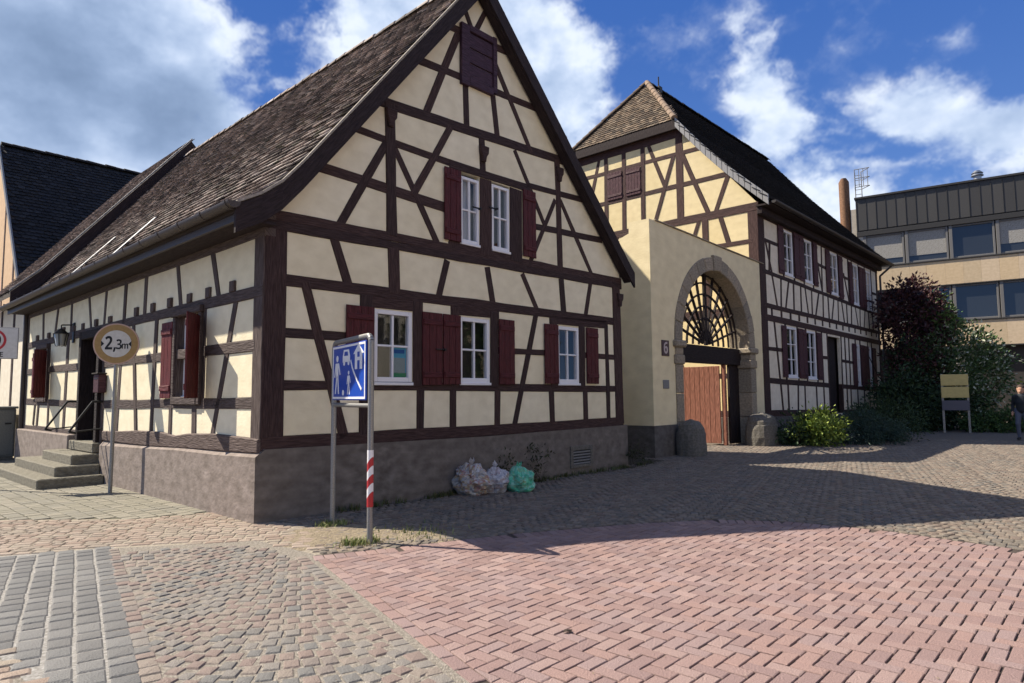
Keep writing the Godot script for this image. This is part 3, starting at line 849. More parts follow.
	boxed("fascia", Vector3(-0.50, 3.84, -13.3), Vector3(-0.46, 4.02, 0.2), 0.005, M.zinc, gu)
	boxed("soffit", Vector3(-0.46, 3.86, -13.3), Vector3(0.0, 3.90, 0.2), 0.0, M.barge, gu)
	boxed("downpipe", Vector3(-0.16, 0.5, -13.22), Vector3(-0.07, 3.95, -13.12), 0.02, M.zinc, gu)

func build_rear_wing() -> void:
	var h := thing("rear_wing", "rear wing with dark verge board rising just above the timbered house roof", "house", HOUSE_AT, TURN)
	boxed("wall", Vector3(0.0, -0.1, -18.4), Vector3(8.6, 4.3, -13.45), 0.0, M.plaster3[1], h)
	for z in [-13.6, -15.2, -16.9, -18.2]:
		boxed("post", Vector3(-0.015, 0, z - 0.12), Vector3(0.02, 4.3, z + 0.12), 0.01, M.timber[0], h)
	var rf := part("roof", h)
	var left := [Vector2(-0.46, 4.46), Vector2(0.2, 5.12), Vector2(4.05, 9.86)]
	var mb := MB.new()
	raked(mb, left, 0.14, -18.4, -13.36)
	raked(mb, [Vector2(4.05, 9.86), Vector2(9.1, 4.7)], 0.14, -18.4, -13.36)
	put("deck", mb.mesh(), M.roof_deck, rf)
	mb = MB.new()
	raked(mb, left, 0.42, -13.36, -13.31)
	put("barge_board", mb.mesh(), M.barge, rf)
	mb = MB.new()
	raked(mb, [Vector2(-0.48, 4.53), Vector2(0.2, 5.20), Vector2(4.05, 9.94)], 0.05, -13.34, -13.28)
	put("verge_strip", mb.mesh(), M.metal_dull, rf)
	mb = MB.new()
	mb.prism(PackedVector2Array([Vector2(0.0, 4.2), Vector2(8.6, 4.2), Vector2(4.05, 9.5)]), -18.3, -13.6, 0.0)
	put("gable", mb.mesh(), M.timber_dark, rf)
	for i in 2:
		var a: Vector2 = left[i]
		var b: Vector2 = left[i + 1]
		var d := (b - a).normalized()
		tile_field("tiles", rf, Vector3(a.x, a.y, -18.4), Vector3(0, 0, 1), Vector3(d.x, d.y, 0), 4.98, a.distance_to(b) + 0.1, BROWN_TILES, 60 + i)

func build_left_house() -> void:
	# in the frame of the near house: gable plane at x = 0.8, corner at z = -18.6
	var h := thing("slate_roofed_house", "house with wide dark slate roof at the left edge behind the timbered house", "house", HOUSE_AT, TURN)
	var mb := MB.new()
	var t := Transform3D(SIDE.basis, Vector3(0.85, 0, 0))
	mb.prism(PackedVector2Array([Vector2(-29.0, -0.1), Vector2(-18.6, -0.1), Vector2(-18.6, 4.8), Vector2(-23.8, 11.5), Vector2(-29.0, 4.8)]), -14.0, 0.0, 0.0, Vector2(1, 0), t, true)
	put("wall", mb.mesh(), M.peach, h)
	for q in [[-18.75, 0.0, -18.75, 4.9, 0.26], [-20.6, 0, -20.6, 7.0, 0.2], [-22.4, 0, -22.4, 9.2, 0.2], [-18.7, 4.6, -28.9, 4.6, 0.22], [-19.0, 2.9, -28.9, 2.9, 0.16], [-19.5, 2.9, -20.5, 4.5, 0.14]]:
		var bm := MB.new()
		bm.prism(band(q[0], q[1], q[2], q[3], q[4]), -0.05, 0.015 + 0.003 * rng.randf(), 0.006, Vector2(0, 1), t)
		put("timber", bm.mesh(), M.timber2[0], h)
	var rf := part("roof", h, t)
	mb = MB.new()
	raked(mb, [Vector2(-18.25, 4.5), Vector2(-23.8, 11.62), Vector2(-29.3, 4.5)], 0.16, -14.3, 0.10)
	put("deck", mb.mesh(), M.roof_deck, rf)
	mb = MB.new()
	raked(mb, [Vector2(-18.20, 4.60), Vector2(-23.8, 11.80)], 0.3, 0.10, 0.15)
	put("verge_board", mb.mesh(), M.metal_dull, rf)
	var d := Vector2(-23.8 + 18.25, 11.62 - 4.5).normalized()
	# on this wall frame x runs along the house's z and z points out of the gable
	tile_field("tiles", rf, Vector3(-18.25, 4.5, -0.05), Vector3(0, 0, -1), Vector3(d.x, d.y, 0), 14.2, 9.05, SLATE_TILES, 71, 0.24, 0.19)
	ridge_tiles("ridge_tiles", rf, Vector3(-23.8, 11.66, 0.05), Vector3(-23.8, 11.66, -14.2), 0.13, SLATE_TILES, 72)
	var w := part("window", h, t)
	boxed("frame", Vector3(-19.95, 1.05, -0.02), Vector3(-19.2, 2.6, 0.03), 0.01, M.white, w)
	boxed("pane", Vector3(-19.88, 1.12, 0.03), Vector3(-19.27, 2.53, 0.034), 0.0, M.black, w)

# ---------------------------------------------------------------- gateway
func arch_pts(cx: float, cy: float, r: float, k: int, rev := false) -> PackedVector2Array:
	var p := PackedVector2Array()
	for i in k + 1:
		var a := PI * i / k
		p.append(Vector2(cx + cos(a) * r, cy + sin(a) * r))
	if rev: p.reverse()
	return p

func build_gateway() -> void:
	var g := thing("courtyard_gateway", "plastered courtyard gateway with sandstone arch and fan grille between the two timbered houses", "gateway", GATE_AT, TURN)
	rng.seed = 9
	var cx := 3.73
	var cy := 3.05
	var wl := part("wall", g)
	var poly := PackedVector2Array([Vector2(0, -0.1), Vector2(1.16, -0.1), Vector2(1.16, cy)])
	poly.append_array(arch_pts(cx, cy, 2.57, 28, true))
	poly.append_array(PackedVector2Array([Vector2(6.3, cy), Vector2(6.3, -0.1), Vector2(6.98, -0.1), Vector2(6.98, 5.96), Vector2(5.0, 6.0), Vector2(2.4, 6.08), Vector2(0, 6.14)]))
	var mb := MB.new()
	mb.prism(poly, -0.62, 0.0, 0.0, Vector2(1, 0), Transform3D.IDENTITY, true)
	put("front_wall", mb.mesh(), M.gate_wall, wl)
	# return wall that runs back into the courtyard, its top falling away
	mb = MB.new()
	mb.prism(PackedVector2Array([Vector2(-6.0, -0.1), Vector2(-0.62, -0.1), Vector2(-0.62, 5.85), Vector2(-1.0, 5.72), Vector2(-6.0, 4.2)]), -0.55, 0.0, 0.0, Vector2(1, 0), SIDE, true)
	put("return_wall", mb.mesh(), M.gate_wall, wl)
	mb = MB.new()   # coping tiles
	mb.box(Vector3(-0.04, 6.14, -0.66), Vector3(2.4, 6.17, 0.04), 0.006, Transform3D(Basis(Vector3(0, 0, 1), -0.025), Vector3(0.16, 0.0, 0)))
	mb.box(Vector3(2.4, 6.075, -0.66), Vector3(6.98, 6.105, 0.04), 0.006, Transform3D(Basis(Vector3(0, 0, 1), -0.025), Vector3(0.16, 0.06, 0)))
	put("coping", mb.mesh(), M.stone, wl)
	for q in [[0.035, 1.14], [6.32, 6.97]]:
		mb = MB.new()
		mb.prism(rect(q[0] - 0.07, -0.1, q[1], 0.80), -0.3, 0.03, 0.0)
		put("plinth", mb.mesh(), M.plinth2, g)
	boxed("plinth", Vector3(-0.035, -0.1, -5.9), Vector3(0.02, 0.80, -0.30), 0.0, M.plinth2, g)
	# sandstone surround
	var ar := part("arch", g)
	var k := 15
	for i in k:
		var a0 := PI * i / k + 0.002
		var a1 := PI * (i + 1) / k - 0.002
		var key := i == k / 2
		var ro := 2.60 + rng.randf_range(-0.015, 0.015) + (0.05 if key else 0.0)
		var pp := PackedVector2Array([Vector2(cx + cos(a0) * 2.19, cy + sin(a0) * 2.19), Vector2(cx + cos(a0) * ro, cy + sin(a0) * ro), Vector2(cx + cos((a0 + a1) / 2) * ro, cy + sin((a0 + a1) / 2) * ro), Vector2(cx + cos(a1) * ro, cy + sin(a1) * ro), Vector2(cx + cos(a1) * 2.19, cy + sin(a1) * 2.19), Vector2(cx + cos((a0 + a1) / 2) * 2.19, cy + sin((a0 + a1) / 2) * 2.19)])
		mb = MB.new()
		mb.prism(pp, -0.64, 0.035 + rng.randf_range(0, 0.02) + (0.04 if key else 0.0), 0.02, Vector2(1, 0), Transform3D.IDENTITY, true)
		put("voussoir", mb.mesh(), M.stones[rng.randi() % 3], ar)
	for s in [0, 1]:
		var x0 := 1.15 if s == 0 else 5.92
		var x1 := 1.54 if s == 0 else 6.31
		var ys := [0.0, 0.85, 1.62, 2.40]
		for j in 3:
			boxed("jamb_stone", Vector3(x0, ys[j], -0.64), Vector3(x1, ys[j + 1] - 0.006, 0.035 + rng.randf_range(0, 0.012)), 0.02, M.stones[rng.randi() % 3], ar)
		boxed("impost", Vector3(x0 - 0.06, 2.40, -0.66), Vector3(x1 + 0.06, 2.66, 0.07), 0.03, M.stones[0], ar)
		boxed("impost", Vector3(x0 - 0.0, 2.66, -0.66), Vector3(x1 + 0.0, 2.86, 0.05), 0.02, M.stones[1], ar)
		boxed("impost", Vector3(x0 - 0.10, 2.86, -0.68), Vector3(x1 + 0.10, 3.05, 0.12), 0.04, M.stones[0], ar)
	# gate woodwork
	var gt := part("gate", g)
	boxed("transom", Vector3(1.54, 2.5, -0.5), Vector3(5.92, 3.02, -0.28), 0.015, M.timber_dark, gt)
	for q in [[5.22, 5.44], [5.45, 5.67], [5.68, 5.92]]:
		mb = MB.new()
		mb.prism(rect(q[0], 0.03, q[1], 2.5), -0.45, -0.38 + rng.randf_range(0, 0.006), 0.006, Vector2(0, 1), Transform3D.IDENTITY, true)
		put("fixed_plank", mb.mesh(), M.timber_dark, gt)
	boxed("hanging_post", Vector3(4.82, 0.0, -0.46), Vector3(4.94, 2.5, -0.34), 0.01, M.gate_red, gt)
	var lf := part("open_leaf", g, Transform3D(SIDE.basis, Vector3(4.80, 0.06, 0)))
	for i in 8:
		mb = MB.new()
		var a := -0.50 - i * 0.168
		mb.prism(rect(a - 0.163, 0.0, a, 2.40 + rng.randf_range(-0.004, 0.004)), -0.02, 0.02 + rng.randf_range(0, 0.004), 0.008, Vector2(0, 1), Transform3D.IDENTITY, true)
		put("plank", mb.mesh(), M.gate_red, lf)
	for y in [0.3, 2.0]:
		boxed("ledge", Vector3(-1.84, y, -0.055), Vector3(-0.5, y + 0.14, -0.02), 0.006, M.gate_red, lf)
	# fan grille over the transom
	var fan := part("fan_grille", g)
	for r in [0.45, 0.82, 1.18, 1.54, 1.88, 2.13]:
		mb = MB.new()
		var n := 22
		for i in n:
			var a0 := PI * i / n
			var a1 := PI * (i + 1) / n
			var p0 := PackedVector2Array([Vector2(cx + cos(a0) * (r - 0.025), cy + sin(a0) * (r - 0.025)), Vector2(cx + cos(a0) * (r + 0.025), cy + sin(a0) * (r + 0.025)), Vector2(cx + cos(a1) * (r + 0.025), cy + sin(a1) * (r + 0.025)), Vector2(cx + cos(a1) * (r - 0.025), cy + sin(a1) * (r - 0.025))])
			mb.prism(p0, -0.41, -0.36, 0.0, Vector2(1, 0), Transform3D.IDENTITY, true)
		put("hoop", mb.mesh(), M.timber_dark, fan)
	for i in 13:
		var a := PI * (i + 0.0) / 12.0
		if i == 0 or i == 12: continue
		var wd := 0.07 if i == 6 else 0.028
		mb = MB.new()
		mb.box(Vector3(0.2 if i != 6 else 0.0, -wd, -0.42), Vector3(2.18, wd, -0.35), 0.004, Transform3D(Basis(Vector3(0, 0, 1), a), Vector3(cx, cy, 0.0015 * (i % 3))))
		put("spoke", mb.mesh(), M.timber_dark, fan)
	# house number and bell plate
	var np := part("number_plate", g, Transform3D(Basis.IDENTITY, Vector3(0.64, 2.8, 0.001)))
	boxed("plate", Vector3(-0.19, -0.21, 0), Vector3(0.19, 0.21, 0.02), 0.008, M.plate_dark, np)
	text("numeral", "6", 0.30, mat(lin(0.45, 0.38, 0.36), 0.6), np, Transform3D(Basis.IDENTITY, Vector3(0, 0, 0.021)))
	boxed("bell_plate", Vector3(0.48, 1.74, 0.0), Vector3(0.78, 1.97, 0.02), 0.006, M.metal_dull, g)

func text(called: String, what: String, height: float, m: Material, parent: Node, t: Transform3D, bold := true) -> void:
	var f := SystemFont.new()
	f.font_names = PackedStringArray(["Droid Sans"])
	f.font_weight = 700 if bold else 400
	var tm := TextMesh.new()
	tm.text = what
	tm.font = f
	tm.font_size = 64
	tm.pixel_size = height / 46.0
	tm.depth = 0.003
	tm.horizontal_alignment = HORIZONTAL_ALIGNMENT_CENTER
	tm.vertical_alignment = VERTICAL_ALIGNMENT_CENTER
	put(called, tm, m, parent, t)

func build_guard_stones() -> void:
	var spots := [[Vector3(1.22, 0, 0.36), 0.36, 0.34, 0.92, "grey weathered guard stone at the left foot of the sandstone arch"], [Vector3(5.72, 0, 0.40), 0.55, 0.40, 0.98, "broad rounded guard stone at the right foot of the sandstone arch"]]
	for q in spots:
		var s := thing("guard_stone", q[4], "guard stone", GATE_AT + Basis(Vector3.UP, TURN) * q[0], TURN, "guard stones beside the gateway")
		var f := FastNoiseLite.new(); f.seed = 12; f.frequency = 2.2
		var mb := MB.new()
		var n := 20
		var prof := [[1.04, 0.0], [1.04, 0.25], [1.0, 0.5], [0.97, 0.62], [0.93, 0.64], [0.90, 0.75], [0.78, 0.87], [0.55, 0.96], [0.25, 1.0], [0.0, 1.0]]
		var grid := []
		for p in prof:
			var row := []
			for i in n:
				var a := TAU * i / n
				var sq := pow(pow(absf(cos(a)), 3.0) + pow(absf(sin(a)), 3.0), -1.0 / 3.0)
				var v := Vector3(cos(a) * sq * q[1] * p[0], p[1] * q[3], sin(a) * sq * q[2] * p[0])
				v += v.normalized() * 0.05 * f.get_noise_3dv(v * 2.0)
				v.y = maxf(v.y, -0.05)
				row.append(v)
			grid.append(row)
		for j in grid.size() - 1:
			for i in n:
				mb.quad(grid[j][(i + 1) % n], grid[j][i], grid[j + 1][i], grid[j + 1][(i + 1) % n])
		put("stone", mb.mesh(), M.stone_grey, s)

# ---------------------------------------------------------------- second half-timbered house
func build_second_house() -> void:
	var h := thing("hipped_timbered_house", "tall half-timbered house with yellow gable and half-hipped roof beyond the gateway", "house", SECOND_AT, TURN)
	rng.seed = 15
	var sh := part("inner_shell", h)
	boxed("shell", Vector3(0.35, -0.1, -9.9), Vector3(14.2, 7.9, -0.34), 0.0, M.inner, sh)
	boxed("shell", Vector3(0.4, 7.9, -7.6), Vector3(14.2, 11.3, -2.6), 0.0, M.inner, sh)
	# sunlit gable towards the courtyard
	var gable := part("gable_wall", h, SIDE)
	var o := 0.17
	var tim := [["post", -0.17, 0.8, -0.17, 7.8, 0.34], ["beam", 0.05, 7.98, -10.2, 7.98, 0.15], ["beam", 0.05, 7.84, -10.2, 7.84, 0.13], ["beam", 0.0, 4.4, -10.2, 4.4, 0.3], ["rail", -0.2, 6.76, -10.1, 6.8, 0.15], ["rail", -0.2, 2.2, -10.1, 2.2, 0.16], ["beam", 0, 0.9, -10.1, 0.9, 0.2]]
	for q in [[1.15, 7.8, 0.84, 6.7, 0.17], [1.73, 7.8, 1.73, 4.5, 0.22], [1.96, 7.8, 2.34, 6.8, 0.14], [2.66, 11.4, 2.68, 8.0, 0.28], [8.4, 9.28, 0.72, 9.27, 0.17], [8.3, 10.54, 1.75, 10.47, 0.15],
		[2.88, 10.5, 3.78, 8.0, 0.16], [2.56, 10.45, 1.58, 8.0, 0.17], [3.95, 11.1, 3.26, 9.3, 0.16], [0.80, 9.25, 1.32, 8.0, 0.16], [5.92, 11.15, 5.96, 8.0, 0.18], [5.07, 11.15, 5.12, 8.0, 0.18], [4.21, 11.15, 4.26, 8.0, 0.18], [6.25, 11.15, 6.77, 9.3, 0.15], [7.45, 11.2, 7.45, 8.0, 0.26], [7.3, 10.4, 6.4, 8.0, 0.16], [7.6, 10.4, 8.6, 8.0, 0.16],
		[3.6, 7.8, 3.6, 0.9, 0.2], [5.5, 7.8, 5.5, 0.9, 0.2], [7.4, 7.8, 7.4, 0.9, 0.2], [9.3, 7.8, 9.3, 0.9, 0.2], [3.5, 4.4, 2.2, 1.0, 0.16], [3.7, 7.7, 5.0, 4.5, 0.16]]:
		tim.append(["post" if absf(q[0] - q[2]) < 0.1 else ("rail" if absf(q[1] - q[3]) < 0.2 else "brace"), -q[0] - o, q[1], -q[2] - o, q[3], q[4]])
	tim.append(["beam", -2.7, 11.28, -7.7, 11.28, 0.36])
	facade(gable, PackedVector2Array([Vector2(-10.4, -0.1), Vector2(0, -0.1), Vector2(0, 8.05), Vector2(-2.85, 11.45), Vector2(-7.55, 11.45), Vector2(-10.4, 8.05)]), tim, [], M.plaster2, M.timber2)
	for q in [[5.17, 9.34, 5.86, 10.44], [4.32, 9.34, 4.98, 10.42]]:
		shutter(h, SIDE, -q[2] - o, q[1], -q[0] - o, q[3], 0.02, M.shutter2)
	# long front, in shade
	var front := part("front_wall", h)
	var e := -0.2
	tim = [["post", 0.25, 0.8, 0.25, 7.7, 0.5], ["beam", 0.0, 7.78, 14.5, 7.7, 0.42], ["beam", 0.2, 5.75, 14.6, 5.40, 0.14], ["beam", 0.2, 4.58, 14.6, 4.52, 0.16], ["beam", 0.2, 4.17, 14.6, 4.02, 0.22], ["rail", 0.2, 2.03, 6.6, 1.89, 0.19], ["rail", 8.15, 1.86, 14.6, 1.72, 0.19], ["beam", 0.2, 0.92, 6.6, 0.80, 0.24], ["beam", 8.15, 0.77, 14.6, 0.66, 0.24], ["post", 14.25, 0.6, 14.3, 7.7, 0.25]]
	for q in [[1.24, 5.72, 1.62, 4.6], [2.04, 5.72, 1.96, 4.6], [2.79, 5.7, 2.39, 4.6], [3.25, 5.7, 3.2, 4.6], [3.97, 5.7, 3.94, 4.6], [4.42, 5.7, 4.70, 4.6], [5.15, 5.65, 5.12, 4.6], [6.0, 5.65, 5.5, 4.6], [6.48, 5.65, 6.38, 4.6], [7.05, 5.62, 7.09, 4.58], [7.86, 5.6, 7.44, 4.58], [8.34, 5.58, 8.3, 4.58], [8.82, 5.55, 9.1, 4.58], [9.5, 5.55, 9.5, 4.58], [10.2, 5.5, 10.1, 4.58], [10.75, 5.5, 11.1, 4.58], [11.5, 5.5, 11.4, 4.58], [12.3, 5.48, 12.0, 4.58], [12.8, 5.48, 12.9, 4.58], [13.5, 5.48, 13.5, 4.58]]:
		tim.append(["brace", q[0] + e, q[1], q[2] + e, q[3], 0.12])
	for q in [[6.08, 4.1, 6.06, 0.9], [6.72, 4.1, 6.7, 0.9], [8.5, 4.1, 8.4, 0.8], [9.0, 4.1, 9.0, 0.8], [9.55, 4.1, 9.5, 0.8], [3.3, 1.98, 3.2, 0.95], [3.97, 1.95, 3.95, 0.95], [5.2, 1.95, 5.2, 0.92], [10.5, 1.85, 10.5, 0.8], [11.5, 1.8, 11.5, 0.78], [12.37, 1.8, 12.37, 0.75], [13.47, 1.78, 13.47, 0.7], [1.27, 4.1, 1.78, 0.95], [2.3, 1.98, 2.3, 0.95],
		[2.25, 4.1, 2.2, 1.98], [3.42, 4.1, 3.38, 1.98], [4.29, 4.1, 4.27, 1.98], [5.42, 4.1, 5.4, 1.98], [10.5, 3.95, 10.5, 1.8], [11.2, 3.95, 11.2, 1.8], [12.4, 3.95, 12.4, 1.8], [13.05, 3.95, 13.05, 1.8],
		[6.52, 7.6, 6.4, 5.6], [9.97, 7.6, 9.95, 5.55], [1.15, 6.9, 1.0, 5.75], [0.75, 6.9, 1.25, 5.75], [6.0, 6.8, 6.4, 5.7], [9.3, 6.8, 9.9, 5.6],
		[2.33, 7.6, 2.33, 5.7], [3.38, 7.6, 3.36, 5.7], [4.38, 7.6, 4.38, 5.65], [5.42, 7.6, 5.4, 5.65], [7.42, 7.6, 7.4, 5.6], [8.55, 7.6, 8.55, 5.55], [10.48, 7.6, 10.48, 5.5], [11.5, 7.6, 11.5, 5.5], [12.5, 7.6, 12.5, 5.45], [13.55, 7.6, 13.55, 5.42]]:
		tim.append(["stud", q[0] + e, q[1], q[2] + e, q[3], 0.13])
	for q in [[0.5, 6.85, 2.2, 6.85], [5.5, 6.75, 7.3, 6.7], [8.7, 6.65, 10.4, 6.6], [13.6, 6.4, 14.3, 6.4], [0.5, 3.11, 2.2, 3.1], [5.5, 3.0, 6.7, 3.0], [8.5, 2.95, 10.4, 2.9]]:
		tim.append(["rail", q[0] + e, q[1], q[2] + e, q[3], 0.12])
	for k in 16:
		tim.append(["joist_head", 0.9 + k * 0.86, 4.26, 0.9 + k * 0.86, 4.52, 0.15])
	var wins := [[2.40, 5.86, 3.31, 7.52], [4.45, 5.84, 5.35, 7.52], [7.49, 5.7, 8.48, 7.48], [10.55, 5.56, 11.43, 7.42], [12.57, 5.5, 13.48, 7.38], [2.32, 2.15, 3.34, 3.98], [4.32, 2.12, 5.34, 3.96], [10.57, 1.9, 11.13, 3.75], [12.47, 1.85, 12.98, 3.72]]
	var holes := []
	for w in wins: holes.append([w[0] + e, w[1], w[2] + e, w[3]])
	holes.append([6.79 + e, 0.75, 8.36 + e, 3.9])
	facade(front, PackedVector2Array([Vector2(0, -0.1), Vector2(14.45, -0.1), Vector2(14.45, 8.0), Vector2(0, 8.0)]), tim, holes, M.plaster3, M.timber)
	for w in wins:
		window(h, Transform3D.IDENTITY, w[0] + e, w[1], w[2] + e, w[3], 2, 3, 2, 0.08)
	for q in [[1.84, 5.84, 2.34, 7.58], [3.39, 5.84, 3.86, 7.58], [3.90, 5.82, 4.38, 7.56], [5.42, 5.8, 5.88, 7.55], [6.9, 5.7, 7.42, 7.5], [8.55, 5.62, 9.08, 7.48], [10.0, 5.54, 10.48, 7.42], [11.5, 5.52, 12.0, 7.4], [12.05, 5.5, 12.5, 7.4], [1.84, 2.15, 2.27, 3.98], [3.42, 2.13, 3.85, 3.98], [3.87, 2.12, 4.26, 3.97], [5.42, 2.1, 5.94, 3.95], [9.95, 1.9, 10.5, 3.76], [11.2, 1.88, 11.75, 3.75], [11.8, 1.86, 12.4, 3.73], [13.05, 1.84, 13.6, 3.7]]:
		shutter(h, Transform3D.IDENTITY, q[0] + e, q[1], q[2] + e, q[3], 0.028, M.shutter2)
	var dr := part("front_door", h)
	boxed("door_leaf", Vector3(6.62, 0.6, -0.25), Vector3(8.14, 3.9, -0.2), 0.01, M.timber_dark, dr)
	boxed("doorstep", Vector3(6.5, 0.0, 0.0), Vector3(8.3, 0.6, 0.5), 0.02, M.stone_grey, dr)
	mb_plinth(h)
	# roof: kicked eaves, half hip over the gable
	var rf := part("roof", h)
	var zr := -5.27
	var prof := [Vector2(0.55, 7.98), Vector2(0.0, 8.5), Vector2(-2.9, 11.72), Vector2(zr, 14.62)]   # (z, y) on the front slope
	var mb := MB.new()
	var x0 := -0.2
	var x1 := 14.9
	for i in 3:
		var a: Vector2 = prof[i]
		var b: Vector2 = prof[i + 1]
		var xa := x0
		var xb := x0 if i < 2 else 1.95
		mb.quad(Vector3(xa, a.y, a.x), Vector3(x1, a.y, a.x), Vector3(x1, b.y, b.x), Vector3(xb, b.y, b.x))
		mb.quad(Vector3(x1, a.y, 2 * zr - a.x), Vector3(xa, a.y, 2 * zr - a.x), Vector3(xb, b.y, 2 * zr - b.x), Vector3(x1, b.y, 2 * zr - b.x))
	mb.tri(Vector3(x0, 11.72, 2 * zr + 2.9), Vector3(x0, 11.72, -2.9), Vector3(1.95, 14.62, zr))
	mb.quad(Vector3(x0, 11.6, -2.9), Vector3(x0, 11.6, 2 * zr + 2.9), Vector3(0.0, 11.6, 2 * zr + 2.9), Vector3(0.0, 11.6, -2.9))
	mb.prism(PackedVector2Array([Vector2(-10.5, 7.9), Vector2(0.0, 7.9), Vector2(0.0, 8.4), Vector2(-2.9, 11.6), Vector2(zr, 14.5), Vector2(-7.64, 11.6), Vector2(-10.5, 8.4)]), -14.6, -14.4, 0.0, Vector2(1, 0), SIDE, true)
	put("deck", mb.mesh(), M.roof_deck, rf)
	for i in 3:
		var a: Vector2 = prof[i]
		var b: Vector2 = prof[i + 1]
		var d := Vector3(0, b.y - a.y, b.x - a.x)
		var l := d.length()
		var ol := PackedVector2Array()
		if i == 2:
			ol = PackedVector2Array([Vector2(0, 0), Vector2(15.2, 0), Vector2(15.2, l), Vector2(2.27, l)])
		tile_field("tiles", rf, Vector3(x0, a.y, a.x), Vector3(1, 0, 0), d.normalized(), 15.2, l + 0.08, SLATE_TILES, 80 + i, 0.17, 0.16, ol)
	var hd := Vector3(1.95 - x0, 14.62 - 11.72, 0)
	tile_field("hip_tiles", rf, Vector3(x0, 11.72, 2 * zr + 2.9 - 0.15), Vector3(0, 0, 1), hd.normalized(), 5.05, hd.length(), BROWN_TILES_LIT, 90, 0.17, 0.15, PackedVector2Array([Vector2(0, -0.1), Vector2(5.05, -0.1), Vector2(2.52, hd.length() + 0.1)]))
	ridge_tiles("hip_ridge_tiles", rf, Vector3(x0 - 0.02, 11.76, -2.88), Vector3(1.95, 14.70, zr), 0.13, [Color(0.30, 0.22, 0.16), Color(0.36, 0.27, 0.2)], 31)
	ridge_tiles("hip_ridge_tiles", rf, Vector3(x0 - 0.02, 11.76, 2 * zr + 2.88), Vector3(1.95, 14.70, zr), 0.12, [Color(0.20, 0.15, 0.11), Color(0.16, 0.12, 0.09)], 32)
	ridge_tiles("ridge_tiles", rf, Vector3(1.95, 14.68, zr), Vector3(14.9, 14.68, zr), 0.12, SLATE_TILES, 33)
	boxed("eave_board", Vector3(x0 - 0.03, 11.36, 2 * zr + 2.8), Vector3(x0 + 0.02, 11.7, -2.8), 0.01, M.barge, rf)
	boxed("hip_soffit", Vector3(x0 + 0.02, 11.40, 2 * zr + 2.9), Vector3(-0.02, 11.46, -2.9), 0.0, M.barge, rf)
	# zinc plates along the near verge
	var va := Vector2(-2.85, 11.80)
	var vb := Vector2(0.50, 8.16)
	for i in 17:
		var p := va.lerp(vb, i / 17.0)
		var q := va.lerp(vb, (i + 0.94) / 17.0)
		var bow := 0.16 * sin(PI * i / 17.0)
		var bow2 := 0.16 * sin(PI * (i + 0.94) / 17.0)
		var pm := MB.new()
		pm.prism(PackedVector2Array([Vector2(p.x, p.y - bow), Vector2(p.x, p.y - 0.36 - bow), Vector2(q.x, q.y - 0.36 - bow2), Vector2(q.x, q.y - bow2)]), 0.21, 0.25, 0.01, Vector2(1, 0), SIDE, true)
		put("verge_plate", pm.mesh(), M.zinc_light, rf)
	# eaves gutter
	mb = MB.new()
	half_pipe(mb, Vector3(-0.2, 7.95, 0.64), Vector3(14.9, 7.9, 0.64), 0.09, Vector3.DOWN, 8)
	put("gutter", mb.mesh(), M.zinc_dark, h)
	boxed("eaves_soffit", Vector3(-0.15, 7.86, 0.02), Vector3(14.7, 7.92, 0.56), 0.0, M.barge, h)
	boxed("eaves_cornice", Vector3(-0.1, 7.6, 0.02), Vector3(14.6, 7.85, 0.22), 0.03, M.barge, h)
	mb = MB.new()
	mb.tube(Vector3(14.8, 7.85, 0.62), Vector3(14.55, 7.35, 0.12), 0.05)
	mb.tube(Vector3(14.55, 7.35, 0.12), Vector3(14.55, 0.2, 0.12), 0.05)
	put("downpipe", mb.mesh(), M.zinc, h)
	mb = MB.new()
	mb.tube(Vector3(2.9, 14.6, zr), Vector3(2.9, 15.3, zr), 0.03)
	mb.box(Vector3(2.78, 14.55, zr - 0.12), Vector3(3.02, 14.85, zr + 0.12), 0.02)
	put("roof_spike", mb.mesh(), M.black, rf)

func mb_plinth(h: Node3D) -> void:
	var mb := MB.new()
	mb.box(Vector3(-0.03, -0.2, -10.4), Vector3(0.3, 0.78, 0.03), 0.015)
	mb.prism(PackedVector2Array([Vector2(0.3, -0.2), Vector2(14.5, -0.2), Vector2(14.5, 0.56), Vector2(0.3, 0.82)]), -0.3, 0.04, 0.01)
	put("plinth", mb.mesh(), M.plinth2, h)

# ---------------------------------------------------------------- ground and paving
func seen_size(p: Vector3) -> float:
	var t := Transform3D(Basis(Vector3.RIGHT, deg_to_rad(4.65)) * Basis(Vector3.BACK, deg_to_rad(-0.49)), EYE)
	var q := t.affine_inverse() * p
	if q.z > -0.5: return 0.0
	var x := absf(q.x / -q.z)
	var y := absf(q.y / -q.z)
	if x > 0.79 or y > 0.53: return 0.0
	return 1.0 / q.z / q.z

func stone_mesh(seed_: int, bevel: float, drop: float, dome: float) -> ArrayMesh:
	var r := RandomNumberGenerator.new()
	r.seed = seed_
	var lo := []
	var hi := []
	for s in [[-1, -1], [1, -1], [1, 1], [-1, 1]]:
		var j := Vector3(r.randf_range(-0.035, 0.02) * s[0], 0, r.randf_range(-0.035, 0.02) * s[1])
		var x: float = s[0] * 0.5
		var z: float = s[1] * 0.5
		lo.append(Vector3(x, -drop, z) + j)
		hi.append(Vector3(x * (1.0 - bevel * 2), 0, z * (1.0 - bevel * 2)) + j)
	var mb := MB.new()
	var top := Vector3(r.randf_range(-0.1, 0.1), dome, r.randf_range(-0.1, 0.1))
	for i in 4:
		var k := (i + 1) % 4
		mb.tri(hi[k], hi[i], top)
		mb.quad(lo[k], lo[i], hi[i], hi[k])
		mb.quad(lo[k] - Vector3(0, 1, 0), lo[i] - Vector3(0, 1, 0), lo[i], lo[k])
	return mb.mesh()

